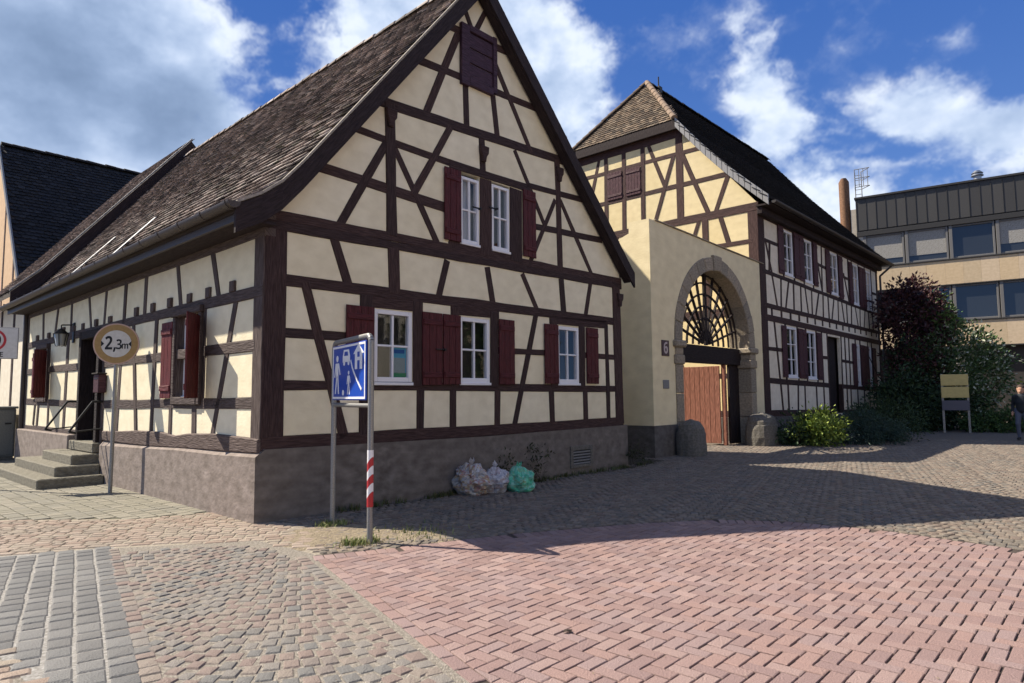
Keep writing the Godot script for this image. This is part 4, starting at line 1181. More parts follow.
# pieces: [Transform3D, palette index]; the 300 that show largest become parts, the rest one mass
func lay(zone: Node3D, called: String, pieces: Array, palette: Array, meshes: Array, most := 300) -> void:
	var order := []
	for i in pieces.size():
		order.append([seen_size(pieces[i][0].origin), i])
	order.sort_custom(func(a, b): return a[0] > b[0])
	var mats := []
	for c in palette:
		mats.append(mat(c.linear_to_srgb(), 0.86, T.fine, 2.3, T.stone_relief, 0.5))
	var where := []
	var tint := PackedColorArray()
	var patch := FastNoiseLite.new(); patch.seed = 17; patch.frequency = 0.8; patch.fractal_octaves = 3
	for k in order.size():
		var p: Array = pieces[order[k][1]]
		if rng.randf() < 0.4:   # neighbours often come from one batch of stone
			p[1] = clampi(int((patch.get_noise_2d(p[0].origin.x, p[0].origin.z) * 0.9 + 0.5) * palette.size()), 0, palette.size() - 1)
		if k < most and order[k][0] > 0.0:
			put(called, meshes[rng.randi() % meshes.size()], mats[p[1]], zone, p[0])
		else:
			where.append(p[0])
			var d := rng.randf_range(0.88, 1.12)
			var c: Color = palette[p[1]]
			tint.append(Color(c.r * d, c.g * d, c.b * d))
	if where.size():
		scatter("more_" + called + "s", meshes[0], M.sett, where, tint, zone)

func bed(zone: Node3D, poly: PackedVector2Array, m: Material, y := -0.012) -> void:
	poly = Geometry2D.offset_polygon(poly, 0.07, Geometry2D.JOIN_MITER)[0]
	var idx := Geometry2D.triangulate_polygon(poly)
	var mb := MB.new()
	for i in range(0, idx.size(), 3):
		var a := poly[idx[i]]; var b := poly[idx[i + 1]]; var c := poly[idx[i + 2]]
		if (b - a).cross(c - a) > 0:
			var w := b; b = c; c = w
		mb.tri(Vector3(a.x, y, a.y), Vector3(b.x, y, b.y), Vector3(c.x, y, c.y))
	put("joint_bed", mb.mesh(), m, zone)

func paving(called: String) -> Node3D:
	var z := Node3D.new()
	z.name = called
	add_child(z)
	z.set_meta("kind", "structure")
	return z

func piece(x: float, z: float, turn: float, w: float, l: float, jig := 0.004) -> Transform3D:
	var b := Basis(Vector3.UP, turn + rng.randf_range(-0.03, 0.03) * jig * 60.0)
	b = b * Basis(Vector3.RIGHT, rng.randf_range(-1, 1) * jig * 3.0) * Basis(Vector3.BACK, rng.randf_range(-1, 1) * jig * 3.0)
	return Transform3D(b.scaled_local(Vector3(w, 0.06, l)), Vector3(x, rng.randf_range(-jig, jig * 0.5), z))

func rows_in(poly: PackedVector2Array, dir: Vector2, w: float, l: float, gap: float, spread: float, palette_n: int, at := Vector2.ZERO, jig := 0.004) -> Array:
	var out := []
	var side := Vector2(-dir.y, dir.x)
	var lo := Vector2(INF, INF)
	var hi := -lo
	for p in poly:
		var q := Vector2((p - at).dot(side), (p - at).dot(dir))
		lo = lo.min(q); hi = hi.max(q)
	var turn := atan2(dir.x, dir.y)
	var x := lo.x
	while x < hi.x:
		var y := lo.y - rng.randf() * l
		while y < hi.y:
			var ll := l * (1.0 + rng.randf_range(-spread, spread))
			var p := at + side * (x + w * 0.5) + dir * (y + ll * 0.5)
			if Geometry2D.is_point_in_polygon(p, poly):
				out.append([piece(p.x, p.y, turn, w - gap * rng.randf_range(0.8, 1.3), ll - gap * rng.randf_range(0.8, 1.3), jig), rng.randi() % palette_n])
			y += ll
		x += w
	return out

func arcs_in(poly: PackedVector2Array, dir: Vector2, lane: float, a: float, gap: float, palette_n: int, far := 1e9, jig := 0.005, deep := 0.0) -> Array:
	if deep <= 0.0: deep = a
	# segmental arcs: lanes that run along dir, each filled with rows bent over it
	var out := []
	var side := Vector2(-dir.y, dir.x)
	var lo := Vector2(INF, INF)
	var hi := -lo
	for p in poly:
		var q := Vector2(p.dot(side), p.dot(dir))
		lo = lo.min(q); hi = hi.max(q)
	var rad := lane * 0.74
	var half := asin(lane * 0.5 / rad)
	var turn := atan2(dir.x, dir.y)
	var n := int(round(2.0 * half * rad / a))
	var x := lo.x
	while x < hi.x + lane:
		var y := lo.y - lane
		var k := 0
		while y < hi.y + lane:
			for i in n:
				var t := (i + 0.5 + (0.35 if k % 2 else -0.1) * 0.6) / n * 2.0 * half - half
				if absf(t) > half: continue
				var c := side * (x + sin(t) * rad) + dir * (y + (cos(t) - 1.0) * rad)
				if c.length() < far and Geometry2D.is_point_in_polygon(c, poly):
					out.append([piece(c.x, c.y, turn + t, a - gap * rng.randf_range(0.7, 1.5), deep * cos(t) - gap * rng.randf_range(0.7, 1.4), jig), rng.randi() % palette_n])
			y += deep
			k += 1
		x += lane
	return out

func soil(called: String, poly: PackedVector2Array, m: Material, high: float, seed_: int) -> void:
	var f := FastNoiseLite.new(); f.seed = seed_; f.frequency = 1.6; f.fractal_octaves = 4
	var lo := Vector2(INF, INF)
	var hi := -lo
	for p in poly:
		lo = lo.min(p); hi = hi.max(p)
	var st := 0.06
	var nx := int((hi.x - lo.x) / st) + 2
	var ny := int((hi.y - lo.y) / st) + 2
	var hs := PackedFloat32Array()
	for j in ny:
		for i in nx:
			var p := lo + Vector2(i, j) * st
			var d := 1e9
			for k in poly.size():
				d = minf(d, p.distance_to(Geometry2D.get_closest_point_to_segment(p, poly[k], poly[(k + 1) % poly.size()])))
			if not Geometry2D.is_point_in_polygon(p, poly): d = -d
			hs.append(-0.014 + high * fsmooth(-0.05, 0.4, d) + 0.011 * f.get_noise_2dv(p * 3.0) + (0.0 if d > -0.1 else -0.05))
	var mb := MB.new()
	for j in ny - 1:
		for i in nx - 1:
			var q := []
			for c in [[0, 0], [1, 0], [1, 1], [0, 1]]:
				var k: int = (j + c[1]) * nx + i + c[0]
				var p := lo + Vector2(i + c[0], j + c[1]) * st
				q.append(Vector3(p.x, hs[k], p.y))
			if q[0].y < -0.03 and q[2].y < -0.03: continue
			mb.quad(q[3], q[2], q[1], q[0])
	setting(called, mb.mesh(), m)

func build_ground() -> void:
	rng.seed = 3
	var mb := MB.new()
	mb.quad(Vector3(-220, -0.03, 60), Vector3(220, -0.03, 60), Vector3(220, -0.03, -300), Vector3(-220, -0.03, -300))
	setting("ground", mb.mesh(), mat(lin(0.20, 0.17, 0.145), 0.95, T.sett_far, 0.35, T.stone_relief, 2.0))
	var u := Vector2(cos(TURN), -sin(TURN))
	var v := Vector2(-sin(TURN), -cos(TURN))
	var rough := [stone_mesh(1, 0.07, 0.14, 0.10), stone_mesh(2, 0.09, 0.16, 0.08), stone_mesh(3, 0.06, 0.12, 0.12), stone_mesh(4, 0.08, 0.15, 0.06)]
	var crisp := [stone_mesh(11, 0.035, 0.06, 0.015), stone_mesh(12, 0.03, 0.06, 0.02), stone_mesh(13, 0.04, 0.07, 0.0)]
	# red herringbone
	var red := paving("red_paving")
	var top := [Vector2(-2.04, -6.85), Vector2(-1.22, -7.22), Vector2(-0.02, -7.84), Vector2(1.59, -8.42), Vector2(2.6, -8.60), Vector2(3.4, -8.46), Vector2(4.27, -7.88), Vector2(5.15, -6.84), Vector2(5.9, -5.7), Vector2(6.5, -4.4)]
	var poly := PackedVector2Array(top)
	poly.append_array(PackedVector2Array([Vector2(6.5, -2.7), Vector2(0.43, -2.7), Vector2(-0.25, -3.84)]))
	bed(red, poly, mat(lin(0.075, 0.058, 0.05), 0.95, T.fine, 2.0))
	var reds := [Color(0.335, 0.236, 0.222), Color(0.31, 0.214, 0.202), Color(0.36, 0.262, 0.246), Color(0.325, 0.24, 0.235), Color(0.29, 0.204, 0.198), Color(0.345, 0.236, 0.216)]
	var inner := Geometry2D.offset_polygon(poly, -0.112, Geometry2D.JOIN_MITER)[0]
	for strip in Geometry2D.offset_polyline(PackedVector2Array([Vector2(-2.3, -6.73)] + top.slice(1)), 0.212):
		var rest := Geometry2D.clip_polygons(inner, strip)
		var best := 0.0
		for r in rest:
			var ar := 0.0
			for i in r.size(): ar += r[i].cross(r[(i + 1) % r.size()])
			if absf(ar) > best:
				best = absf(ar)
				inner = r
	var ps := []
	var cell := 0.104
	var cut := MB.new()
	cut.use_c = true
	for i in range(-110, 110):
		for j in range(-110, 110):
			var k := posmod(i - j, 4)
			if k != 0 and k != 3: continue
			var across := k == 0
			var c := Vector2(1.5, -5.0) + u * ((i + (1.0 if across else 0.5)) * cell) - v * ((j + (0.5 if across else 1.0)) * cell)
			var hu := u * ((cell if across else cell * 0.5) - 0.0038)
			var hv := v * ((cell * 0.5 if across else cell) - 0.0038)
			var ins := 0
			for q in [c - hu - hv, c + hu - hv, c + hu + hv, c - hu + hv]:
				if Geometry2D.is_point_in_polygon(q, inner): ins += 1
			if ins == 4:
				ps.append([piece(c.x, c.y, TURN, (cell * 2 if across else cell) - 0.0075, (cell if across else cell * 2) - 0.0075, 0.0022), rng.randi() % 6])
			elif ins > 0:
				for r in Geometry2D.intersect_polygons(PackedVector2Array([c - hu - hv, c + hu - hv, c + hu + hv, c - hu + hv]), inner):
					var flat := PackedVector2Array()
					for q in r: flat.append(Vector2(q.x, -q.y))
					if Geometry2D.is_polygon_clockwise(flat): flat.reverse()
					cut.col = reds[rng.randi() % 6]
					cut.prism(flat, -0.05, -0.001 + rng.randf_range(-0.002, 0.001), 0.003, Vector2(1, 0), Transform3D(Basis(Vector3.RIGHT, -PI / 2), Vector3.ZERO))
	put("cut_pavers", cut.mesh(), M.sett, red).set_meta("kind", "stuff")
	# border row
	var edge := [Vector2(0.43, -2.7), Vector2(-0.25, -3.84)] + top
	for s in edge.size() - 1:
		var a: Vector2 = edge[s]
		var b: Vector2 = edge[s + 1]
		var d := (b - a).normalized()
		var nn := Vector2(-d.y, d.x)
		var long := s == 1
		var st := 0.208 if s < 2 else 0.106
		var cnt := int(a.distance_to(b) / st)
		for i in cnt:
			var c := a + d * (st * (i + 0.5)) + nn * (0.055 if s < 2 else 0.10)
			if s < 2:
				ps.append([piece(c.x, c.y, atan2(d.x, d.y), 0.097, 0.2, 0.002), rng.randi() % 6])
			else:
				ps.append([piece(c.x, c.y, atan2(d.x, d.y), 0.2, 0.098, 0.002), rng.randi() % 6])
	lay(red, "brick_paver", ps, reds, crisp)
	# brown and grey setts laid in arcs
	var cob := paving("cobble_paving")
	poly = PackedVector2Array([Vector2(-4.36, -7.22), Vector2(-2.9, -7.55), Vector2(-2.12, -6.92), Vector2(-0.32, -3.88), Vector2(0.38, -2.7), Vector2(-1.36, -2.7), Vector2(-2.11, -3.86)])
	var mortar := mat(lin(0.33, 0.30, 0.26), 0.95, T.stone, 2.5, T.stone_relief, 1.0)
	bed(cob, poly, mortar, -0.0078)
	var mixed := [Color(0.235, 0.222, 0.208), Color(0.205, 0.198, 0.188), Color(0.262, 0.212, 0.19), Color(0.28, 0.242, 0.212), Color(0.25, 0.197, 0.178), Color(0.228, 0.20, 0.184), Color(0.25, 0.234, 0.217), Color(0.187, 0.187, 0.184)]
	inner = Geometry2D.offset_polygon(poly, -0.13)[0]
	ps = arcs_in(inner, Vector2(-0.30, -0.954), 1.75, 0.112, 0.015, 8, 1e9, 0.005, 0.138)
	for q in [[Vector2(-0.32, -3.88), Vector2(-2.12, -6.92)], [Vector2(0.38, -2.7), Vector2(-0.32, -3.88)], [Vector2(-4.36, -7.22), Vector2(-2.11, -3.86)], [Vector2(-2.11, -3.86), Vector2(-1.36, -2.7)]]:
		var d: Vector2 = (q[1] - q[0]).normalized()
		var nn := Vector2(-d.y, d.x)
		if q[0].x > q[1].x: pass
		var y := 0.0
		while y < q[0].distance_to(q[1]) - 0.1:
			var l := rng.randf_range(0.11, 0.16)
			var c: Vector2 = q[0] + d * (y + l / 2) - nn * 0.07
			ps.append([piece(c.x, c.y, atan2(d.x, d.y), 0.115, l - 0.014, 0.004), [2, 3, 4, 6][rng.randi() % 4]])
			y += l
	lay(cob, "sett", ps, mixed, rough)
	# grey stone slabs in straight rows
	var sl := paving("grey_sett_paving")
	poly = PackedVector2Array([Vector2(-4.38, -7.28), Vector2(-2.15, -3.88), Vector2(-1.6, -3.04), Vector2(-1.95, -3.3), Vector2(-2.77, -4.0), Vector2(-3.44, -4.57), Vector2(-5.9, -6.66)])
	bed(sl, poly, mat(lin(0.33, 0.32, 0.305), 0.95, T.stone, 2.5), -0.0092)
	var greys := [Color(0.185, 0.19, 0.192), Color(0.16, 0.164, 0.168), Color(0.21, 0.213, 0.213), Color(0.175, 0.177, 0.178)]
	lay(sl, "sett", rows_in(Geometry2D.offset_polygon(poly, 0.05)[0], Vector2(2.23, 3.40).normalized(), 0.165, 0.19, 0.014, 0.25, 4, Vector2(-4.38, -7.28), 0.003), greys, rough)
	# pinkish setts around them
	var pk := paving("pink_sett_paving")
	poly = PackedVector2Array([Vector2(-4.42, -7.34), Vector2(-5.98, -6.70), Vector2(-10.5, -4.8), Vector2(-10.5, -8.3), Vector2(-6.86, -9.0), Vector2(-5.07, -8.98), Vector2(-4.1, -9.55), Vector2(-3.25, -8.75), Vector2(-2.45, -8.4), Vector2(-2.04, -7.0), Vector2(-2.88, -7.62)])
	bed(pk, poly, mat(lin(0.36, 0.32, 0.26), 0.95, T.stone, 2.5), -0.0106)
	var pinks := [Color(0.36, 0.29, 0.24), Color(0.32, 0.25, 0.205), Color(0.39, 0.325, 0.27), Color(0.31, 0.265, 0.22), Color(0.35, 0.305, 0.25)]
	lay(pk, "sett", rows_in(poly, Vector2(0.97, -0.24).normalized(), 0.125, 0.17, 0.013, 0.3, 5), pinks, rough)
	var p2 := paving("tan_sett_paving")
	poly = PackedVector2Array([Vector2(-3.46, -4.53), Vector2(-2.79, -3.96), Vector2(-1.98, -3.27), Vector2(-2.2, -2.4), Vector2(-4.5, -0.5), Vector2(-10.5, -2.0), Vector2(-10.5, -4.7), Vector2(-5.9, -6.6)])
	bed(p2, poly, mortar, -0.012)
	lay(p2, "sett", rows_in(Geometry2D.offset_polygon(poly, 0.02)[0], Vector2(0.82, -0.57).normalized(), 0.115, 0.15, 0.013, 0.3, 5), pinks, rough)
	# pavement along the lane
	var sw := paving("pavement")
	poly = PackedVector2Array([Vector2(-5.05, -9.04), Vector2(-6.88, -9.06), Vector2(-10.5, -8.36), Vector2(-18, -8.0), Vector2(-24, -18), Vector2(-16, -21.5), Vector2(-13.2, -18.1), Vector2(-4.16, -9.61)])
	bed(sw, poly, mat(lin(0.13, 0.125, 0.09), 0.95, T.stone, 2.5), -0.0134)
	var paves := [Color(0.27, 0.26, 0.21), Color(0.24, 0.232, 0.19), Color(0.30, 0.285, 0.235), Color(0.255, 0.248, 0.21)]
	lay(sw, "paving_stone", rows_in(poly, Vector2(v.x, v.y), 0.205, 0.205, 0.012, 0.02, 4, Vector2.ZERO, 0.003), paves, crisp)
	# small setts of the square beyond the red field
	var sq := paving("square_paving")
	poly = PackedVector2Array([Vector2(-2.42, -8.42)])
	var tv := top.duplicate()
	poly = PackedVector2Array([Vector2(-3.15, -8.8), Vector2(-2.4, -8.36), Vector2(-2.06, -6.95)])
	for i in range(1, tv.size()):
		poly.append(tv[i] + Vector2(0.02, -0.04))
	poly.append_array(PackedVector2Array([Vector2(13, -2.0), Vector2(24, -14), Vector2(30, -34), Vector2(19, -34.5), Vector2(8.3, -21.7), Vector2(7.5, -22.5), Vector2(3.4, -17.5), Vector2(2.4, -15.2)]))
	bed(sq, poly, mat(lin(0.19, 0.165, 0.14), 0.95, T.sett_far, 0.35), -0.014)
	var browns := [Color(0.225, 0.188, 0.155), Color(0.19, 0.17, 0.145), Color(0.26, 0.222, 0.185), Color(0.205, 0.165, 0.138), Color(0.245, 0.212, 0.178), Color(0.175, 0.165, 0.15)]
	lay(sq, "sett", arcs_in(poly, Vector2(0.45, -0.893), 1.2, 0.108, 0.013, 6, 27.0, 0.006), browns, rough, 260)
	# bare earth around the sign posts and along the wall
	soil("sandy_soil", PackedVector2Array([Vector2(-2.95, -8.25), Vector2(-2.2, -8.75), Vector2(-1.0, -8.35), Vector2(-0.15, -7.95), Vector2(-0.75, -7.5), Vector2(-1.5, -7.2), Vector2(-2.3, -7.05), Vector2(-2.7, -7.5)]), M.sand, 0.016, 5)
	var hb := Transform3D(Basis(Vector3.UP, TURN), HOUSE_AT)
	var strip := PackedVector2Array()
	for q in [[0.3, 0.0], [8.7, 0.0], [8.7, -1.4], [10.6, -1.6], [10.3, 0.1], [8.4, 0.42], [6.5, 0.3], [5.0, 0.34], [3.2, 0.26], [1.4, 0.3]]:
		var p := hb * Vector3(q[0], 0, q[1])
		strip.append(Vector2(p.x, p.z))
	soil("dark_soil", strip, M.earth, 0.035, 6)

const OFFICE_TURN := -0.5897

# ---------------------------------------------------------------- office block
func build_office() -> void:
	# local x runs to the right along the facade as seen from the square, z out of it
	var h := thing("office_block", "flat-roofed office block with grey metal attic and beige stone bands at right", "building", Vector3(27.5, 0, -35.6), OFFICE_TURN)
	rng.seed = 19
	var x0 := -7.6
	var x1 := 14.0
	boxed("core", Vector3(x0 + 0.3, -0.1, -14), Vector3(x1, 13.2, -0.35), 0.0, M.inner, h)
	boxed("flank_wall", Vector3(x0, -0.1, -14), Vector3(x0 + 0.28, 11.2, -0.02), 0.0, M.render_pale, h)
	# attic cladding
	var at := part("attic", h)
	boxed("backing", Vector3(x0 - 0.05, 11.35, -13), Vector3(x1, 13.42, -0.06), 0.0, M.clad_dark, at)
	var k := 0
	var x := x0
	while x < x1:
		boxed("cladding_panel", Vector3(x + 0.006, 11.42, -0.06), Vector3(x + 0.509, 13.38, 0.0), 0.008, M.clad[k % 3], at)
		boxed("standing_seam", Vector3(x - 0.012, 11.42, -0.06), Vector3(x + 0.012, 13.38, 0.022), 0.004, M.clad_dark, at)
		x += 0.515
		k += 1
	boxed("coping", Vector3(x0 - 0.1, 13.38, -13), Vector3(x1, 13.5, 0.09), 0.01, M.clad_dark, at)
	boxed("drip_band", Vector3(x0 - 0.05, 11.06, -0.3), Vector3(x1, 11.34, 0.06), 0.01, M.clad_dark, at)
	# stone bands
	for b in [[7.68, 9.1, "upper"], [4.15, 5.58, "lower"]]:
		var bd := part("stone_band", h)
		boxed("backing", Vector3(x0 + 0.28, b[0], -0.34), Vector3(x1, b[1], -0.03), 0.0, M.render_pale, bd)
		x = x0
		while x < x1:
			var w := rng.randf_range(0.75, 0.95)
			boxed("stone_slab", Vector3(x + 0.004, b[0] + 0.01, -0.03), Vector3(x + w - 0.004, b[1] - 0.04, 0.012), 0.004, M.travertine[rng.randi() % 4], bd)
			x += w
		boxed("sill", Vector3(x0, b[1] - 0.03, -0.3), Vector3(x1, b[1] + 0.05, 0.06), 0.01, M.clad_dark, bd)
		boxed("lintel", Vector3(x0, b[0] - 0.06, -0.3), Vector3(x1, b[0] + 0.005, 0.05), 0.01, M.clad_dark, bd)
	# ribbon windows
	for r in [[9.15, 11.06], [5.63, 7.62]]:
		x = x0 + 0.28
		k = 0
		while x < x1:
			var w := part("window", h)
			var mb := MB.new()
			mb.box(Vector3(x, r[0], -0.25), Vector3(x + 0.16, r[1], 0.0), 0.01)
			mb.box(Vector3(x + 0.16, r[0], -0.2), Vector3(x + 2.10, r[0] + 0.1, -0.06), 0.01)
			mb.box(Vector3(x + 0.16, r[1] - 0.1, -0.2), Vector3(x + 2.10, r[1], -0.06), 0.01)
			mb.box(Vector3(x + 2.02, r[0], -0.25), Vector3(x + 2.12, r[1], -0.03), 0.01)
			put("frame", mb.mesh(), M.frame_grey, w)
			boxed("pane", Vector3(x + 0.16, r[0] + 0.1, -0.16), Vector3(x + 2.02, r[1] - 0.1, -0.15), 0.0, M.office_glass, w)
			if r[0] > 9 and k != 2:
				var low: float = r[0] + (0.42 if k < 2 else 0.55)
				boxed("blind", Vector3(x + 0.17, low, -0.14), Vector3(x + 2.01, r[1] - 0.1, -0.125), 0.0, M.blind, w)
			x += 2.17
			k += 1
	# ground floor
	boxed("ground_floor", Vector3(x0 + 0.3, -0.1, -1.2), Vector3(x1, 4.1, -0.9), 0.0, M.clad_dark, h)
	x = x0 + 0.3
	while x < x1:
		boxed("column", Vector3(x, 0, -0.5), Vector3(x + 0.4, 4.12, -0.1), 0.01, M.render_pale, h)
		x += 4.3
	# roof vent
	var mb2 := MB.new()
	mb2.tube(Vector3(-1.45, 13.4, -1.0), Vector3(-1.45, 13.95, -1.0), 0.2, -1, 12)
	mb2.tube(Vector3(-1.45, 13.95, -1.0), Vector3(-1.45, 14.05, -1.0), 0.32, 0.26, 12)
	mb2.tube(Vector3(-1.45, 14.1, -1.0), Vector3(-1.45, 14.25, -1.0), 0.3, 0.15, 12)
	put("roof_vent", mb2.mesh(), M.metal, h)
	mb2 = MB.new()
	mb2.tube(Vector3(-8.3, 0, -0.6), Vector3(-8.3, 14.75, -0.6), 0.3, -1, 14)
	mb2.tube(Vector3(-8.3, 14.75, -0.6), Vector3(-8.3, 15.0, -0.6), 0.3, 0.16, 14)
	put("flue", mb2.mesh(), M.rust, h)
	boxed("pier", Vector3(-7.98, 0, -0.9), Vector3(-7.56, 12.9, -0.4), 0.01, M.render_pale, h)
	# safety cage and ladder
	mb2 = MB.new()
	for xx in [-7.65, -7.3]:
		mb2.tube(Vector3(xx, 12.4, -0.42), Vector3(xx, 15.2, -0.42), 0.03, -1, 6)
	for i in 9:
		mb2.tube(Vector3(-7.65, 12.6 + i * 0.3, -0.42), Vector3(-7.3, 12.6 + i * 0.3, -0.42), 0.02, -1, 5)
	for y in [14.1, 14.65, 15.2]:
		mb2.tube(Vector3(-7.65, y, -0.42), Vector3(-7.6, y, 0.2), 0.025, -1, 5)
		mb2.tube(Vector3(-7.6, y, 0.2), Vector3(-6.8, y, 0.2), 0.025, -1, 5)
		mb2.tube(Vector3(-6.8, y, 0.2), Vector3(-7.3, y, -0.42), 0.025, -1, 5)
	for i in 4:
		mb2.tube(Vector3(-7.6 + i * 0.233, 14.1, 0.2), Vector3(-7.6 + i * 0.233, 15.2, 0.2), 0.02, -1, 5)
	put("ladder_cage", mb2.mesh(), M.metal_dull, h)

# ---------------------------------------------------------------- street furniture and small things
func flat_shape(mb: MB, pts: Array, z: float) -> void:
	var p := PackedVector2Array()
	for q in pts: p.append(Vector2(q[0], q[1]))
	if Geometry2D.is_polygon_clockwise(p): p.reverse()
	mb.prism(p, z, z + 0.003)

func stroke(mb: MB, x1: float, y1: float, x2: float, y2: float, w: float, z: float) -> void:
	var d := Vector2(x2 - x1, y2 - y1).normalized() * w * 0.5
	var n := Vector2(-d.y, d.x)
	flat_shape(mb, [[x1 - d.x - n.x, y1 - d.y - n.y], [x2 + d.x - n.x, y2 + d.y - n.y], [x2 + d.x + n.x, y2 + d.y + n.y], [x1 - d.x + n.x, y1 - d.y + n.y]], z)

func disc(mb: MB, x: float, y: float, r: float, z: float, k := 24, sy := 1.0) -> void:
	var p := []
	for i in k: p.append([x + cos(TAU * i / k) * r, y + sin(TAU * i / k) * r * sy])
	flat_shape(mb, p, z)

func figure(mb: MB, x: float, y: float, s: float, z: float) -> void:
	disc(mb, x, y + 0.92 * s, 0.085 * s, z, 14)
	flat_shape(mb, [[x - 0.10 * s, y + 0.80 * s], [x + 0.10 * s, y + 0.80 * s], [x + 0.09 * s, y + 0.42 * s], [x - 0.09 * s, y + 0.42 * s]], z)
	stroke(mb, x - 0.12 * s, y + 0.76 * s, x - 0.2 * s, y + 0.46 * s, 0.06 * s, z)
	stroke(mb, x + 0.12 * s, y + 0.76 * s, x + 0.22 * s, y + 0.52 * s, 0.06 * s, z)
	stroke(mb, x - 0.04 * s, y + 0.42 * s, x - 0.13 * s, y + 0.03 * s, 0.075 * s, z)
	stroke(mb, x + 0.05 * s, y + 0.42 * s, x + 0.12 * s, y + 0.03 * s, 0.075 * s, z)

func build_props() -> void:
	build_guard_stones()
	rng.seed = 23
	# --- blue play-street sign on two posts
	var a := Vector3(-2.29, 0, -8.53)
	var b := Vector3(-1.58, 0, -7.42)
	var d := (b - a).normalized()
	var w := a.distance_to(b)
	var s := thing("play_street_sign", "blue residential street sign with white figures, framed by a grey tube on two posts", "sign", a, atan2(-d.z, d.x))
	var mb := MB.new()
	mb.tube(Vector3(0, -0.05, 0), Vector3(0, 2.21, 0), 0.033, -1, 12)
	put("post", mb.mesh(), M.galv, s)
	mb = MB.new()
	mb.tube(Vector3(w, -0.05, 0), Vector3(w, 2.21, 0), 0.033, -1, 12)
	put("post", mb.mesh(), M.galv, s)
	mb = MB.new()
	for c in [0.0, w]:
		var sg := 1.0 if c == 0.0 else -1.0
		var prev := Vector3(c, 2.2, 0)
		for i in range(1, 6):
			var t := PI / 2 * i / 5.0
			var p := Vector3(c + sg * 0.09 * (1 - cos(t)), 2.2 + 0.09 * sin(t), 0)
			mb.tube(prev, p, 0.033, -1, 12)
			prev = p
	mb.tube(Vector3(0.09, 2.29, 0), Vector3(w - 0.09, 2.29, 0), 0.033, -1, 12)
	put("top_bar", mb.mesh(), M.galv, s)
	mb = MB.new()
	mb.tube(Vector3(0, 1.50, 0), Vector3(w, 1.50, 0), 0.026, -1, 12)
	put("lower_bar", mb.mesh(), M.galv, s)
	var pn := part("panel", s, Transform3D(Basis.IDENTITY, Vector3(0.06, 1.56, 0.02)))
	var pw := w - 0.12
	var ph := 0.68
	boxed("plate", Vector3(0, 0, 0), Vector3(pw, ph, 0.02), 0.006, M.sign_blue, pn)
	mb = MB.new()
	for q in [[0.015, 0.015, pw - 0.015, 0.04], [0.015, ph - 0.04, pw - 0.015, ph - 0.015], [0.015, 0.04, 0.04, ph - 0.04], [pw - 0.04, 0.04, pw - 0.015, ph - 0.04]]:
		flat_shape(mb, [[q[0], q[1]], [q[2], q[1]], [q[2], q[3]], [q[0], q[3]]], 0.0205)
	put("border", mb.mesh(), M.sign_white, pn)
	var z := 0.0205
	mb = MB.new()
	figure(mb, 0.19, 0.08, 0.47, z)
	put("adult_symbol", mb.mesh(), M.sign_white, pn)
	mb = MB.new()
	figure(mb, 0.62, 0.07, 0.28, z)
	put("child_symbol", mb.mesh(), M.sign_white, pn)
	mb = MB.new()
	disc(mb, 0.42, 0.09, 0.035, z, 14)
	put("ball_symbol", mb.mesh(), M.sign_white, pn)
	mb = MB.new()
	flat_shape(mb, [[0.40, 0.46], [0.66, 0.46], [0.66, 0.53], [0.62, 0.61], [0.44, 0.61], [0.40, 0.53]], z)
	disc(mb, 0.45, 0.45, 0.032, z, 12)
	disc(mb, 0.61, 0.45, 0.032, z, 12)
	put("car_symbol", mb.mesh(), M.sign_white, pn)
	mb = MB.new()
	flat_shape(mb, [[0.46, 0.535], [0.60, 0.535], [0.58, 0.585], [0.48, 0.585]], z + 0.003)
	put("car_window", mb.mesh(), M.sign_blue, pn)
	mb = MB.new()
	flat_shape(mb, [[0.84, 0.36], [1.08, 0.36], [1.08, 0.54], [1.14, 0.54], [0.96, 0.655], [0.78, 0.54], [0.84, 0.54]], z)
	put("house_symbol", mb.mesh(), M.sign_white, pn)
	mb = MB.new()
	flat_shape(mb, [[0.93, 0.36], [1.0, 0.36], [1.0, 0.46], [0.93, 0.46]], z + 0.003)
	flat_shape(mb, [[0.93, 0.50], [1.0, 0.50], [1.0, 0.56], [0.93, 0.56]], z + 0.003)
	put("house_openings", mb.mesh(), M.sign_blue, pn)
	mb = MB.new()
	var pr := Vector2(0.70, 0.46)
	for i in range(1, 9):
		var t := i / 8.0
		var p := Vector2(lerpf(0.70, 1.06, t), 0.46 - 0.33 * pow(t, 0.75))
		stroke(mb, pr.x, pr.y, p.x, p.y, 0.028, z + 0.0004 * i)
		pr = p
	put("kerb_symbol", mb.mesh(), M.sign_white, pn)
	# slanting red and white bands on the near post
	for i in 6:
		mb = MB.new()
		var y0 := 0.42 + i * 0.094
		for k in 14:
			var t0 := TAU * k / 14.0
			var t1 := TAU * (k + 1) / 14.0
			var e0 := Vector3(cos(t0), 0, sin(t0)) * 0.0355
			var e1 := Vector3(cos(t1), 0, sin(t1)) * 0.0355
			var s0 := Vector3(w, y0 + 0.045 * cos(t0 + 0.6), 0) if i > 0 else Vector3(w, y0 - 0.03, 0)
			var s1 := Vector3(w, y0 + 0.045 * cos(t1 + 0.6), 0) if i > 0 else Vector3(w, y0 - 0.03, 0)
			var u0 := Vector3(w, y0 + 0.0935 + 0.045 * cos(t0 + 0.6), 0) if i < 5 else Vector3(w, y0 + 0.12, 0)
			var u1 := Vector3(w, y0 + 0.0935 + 0.045 * cos(t1 + 0.6), 0) if i < 5 else Vector3(w, y0 + 0.12, 0)
			mb.quad(s1 + e1, s0 + e0, u0 + e0, u1 + e1)
		put("reflective_band", mb.mesh(), M.sign_red if i % 2 == 0 else M.sign_white, s)
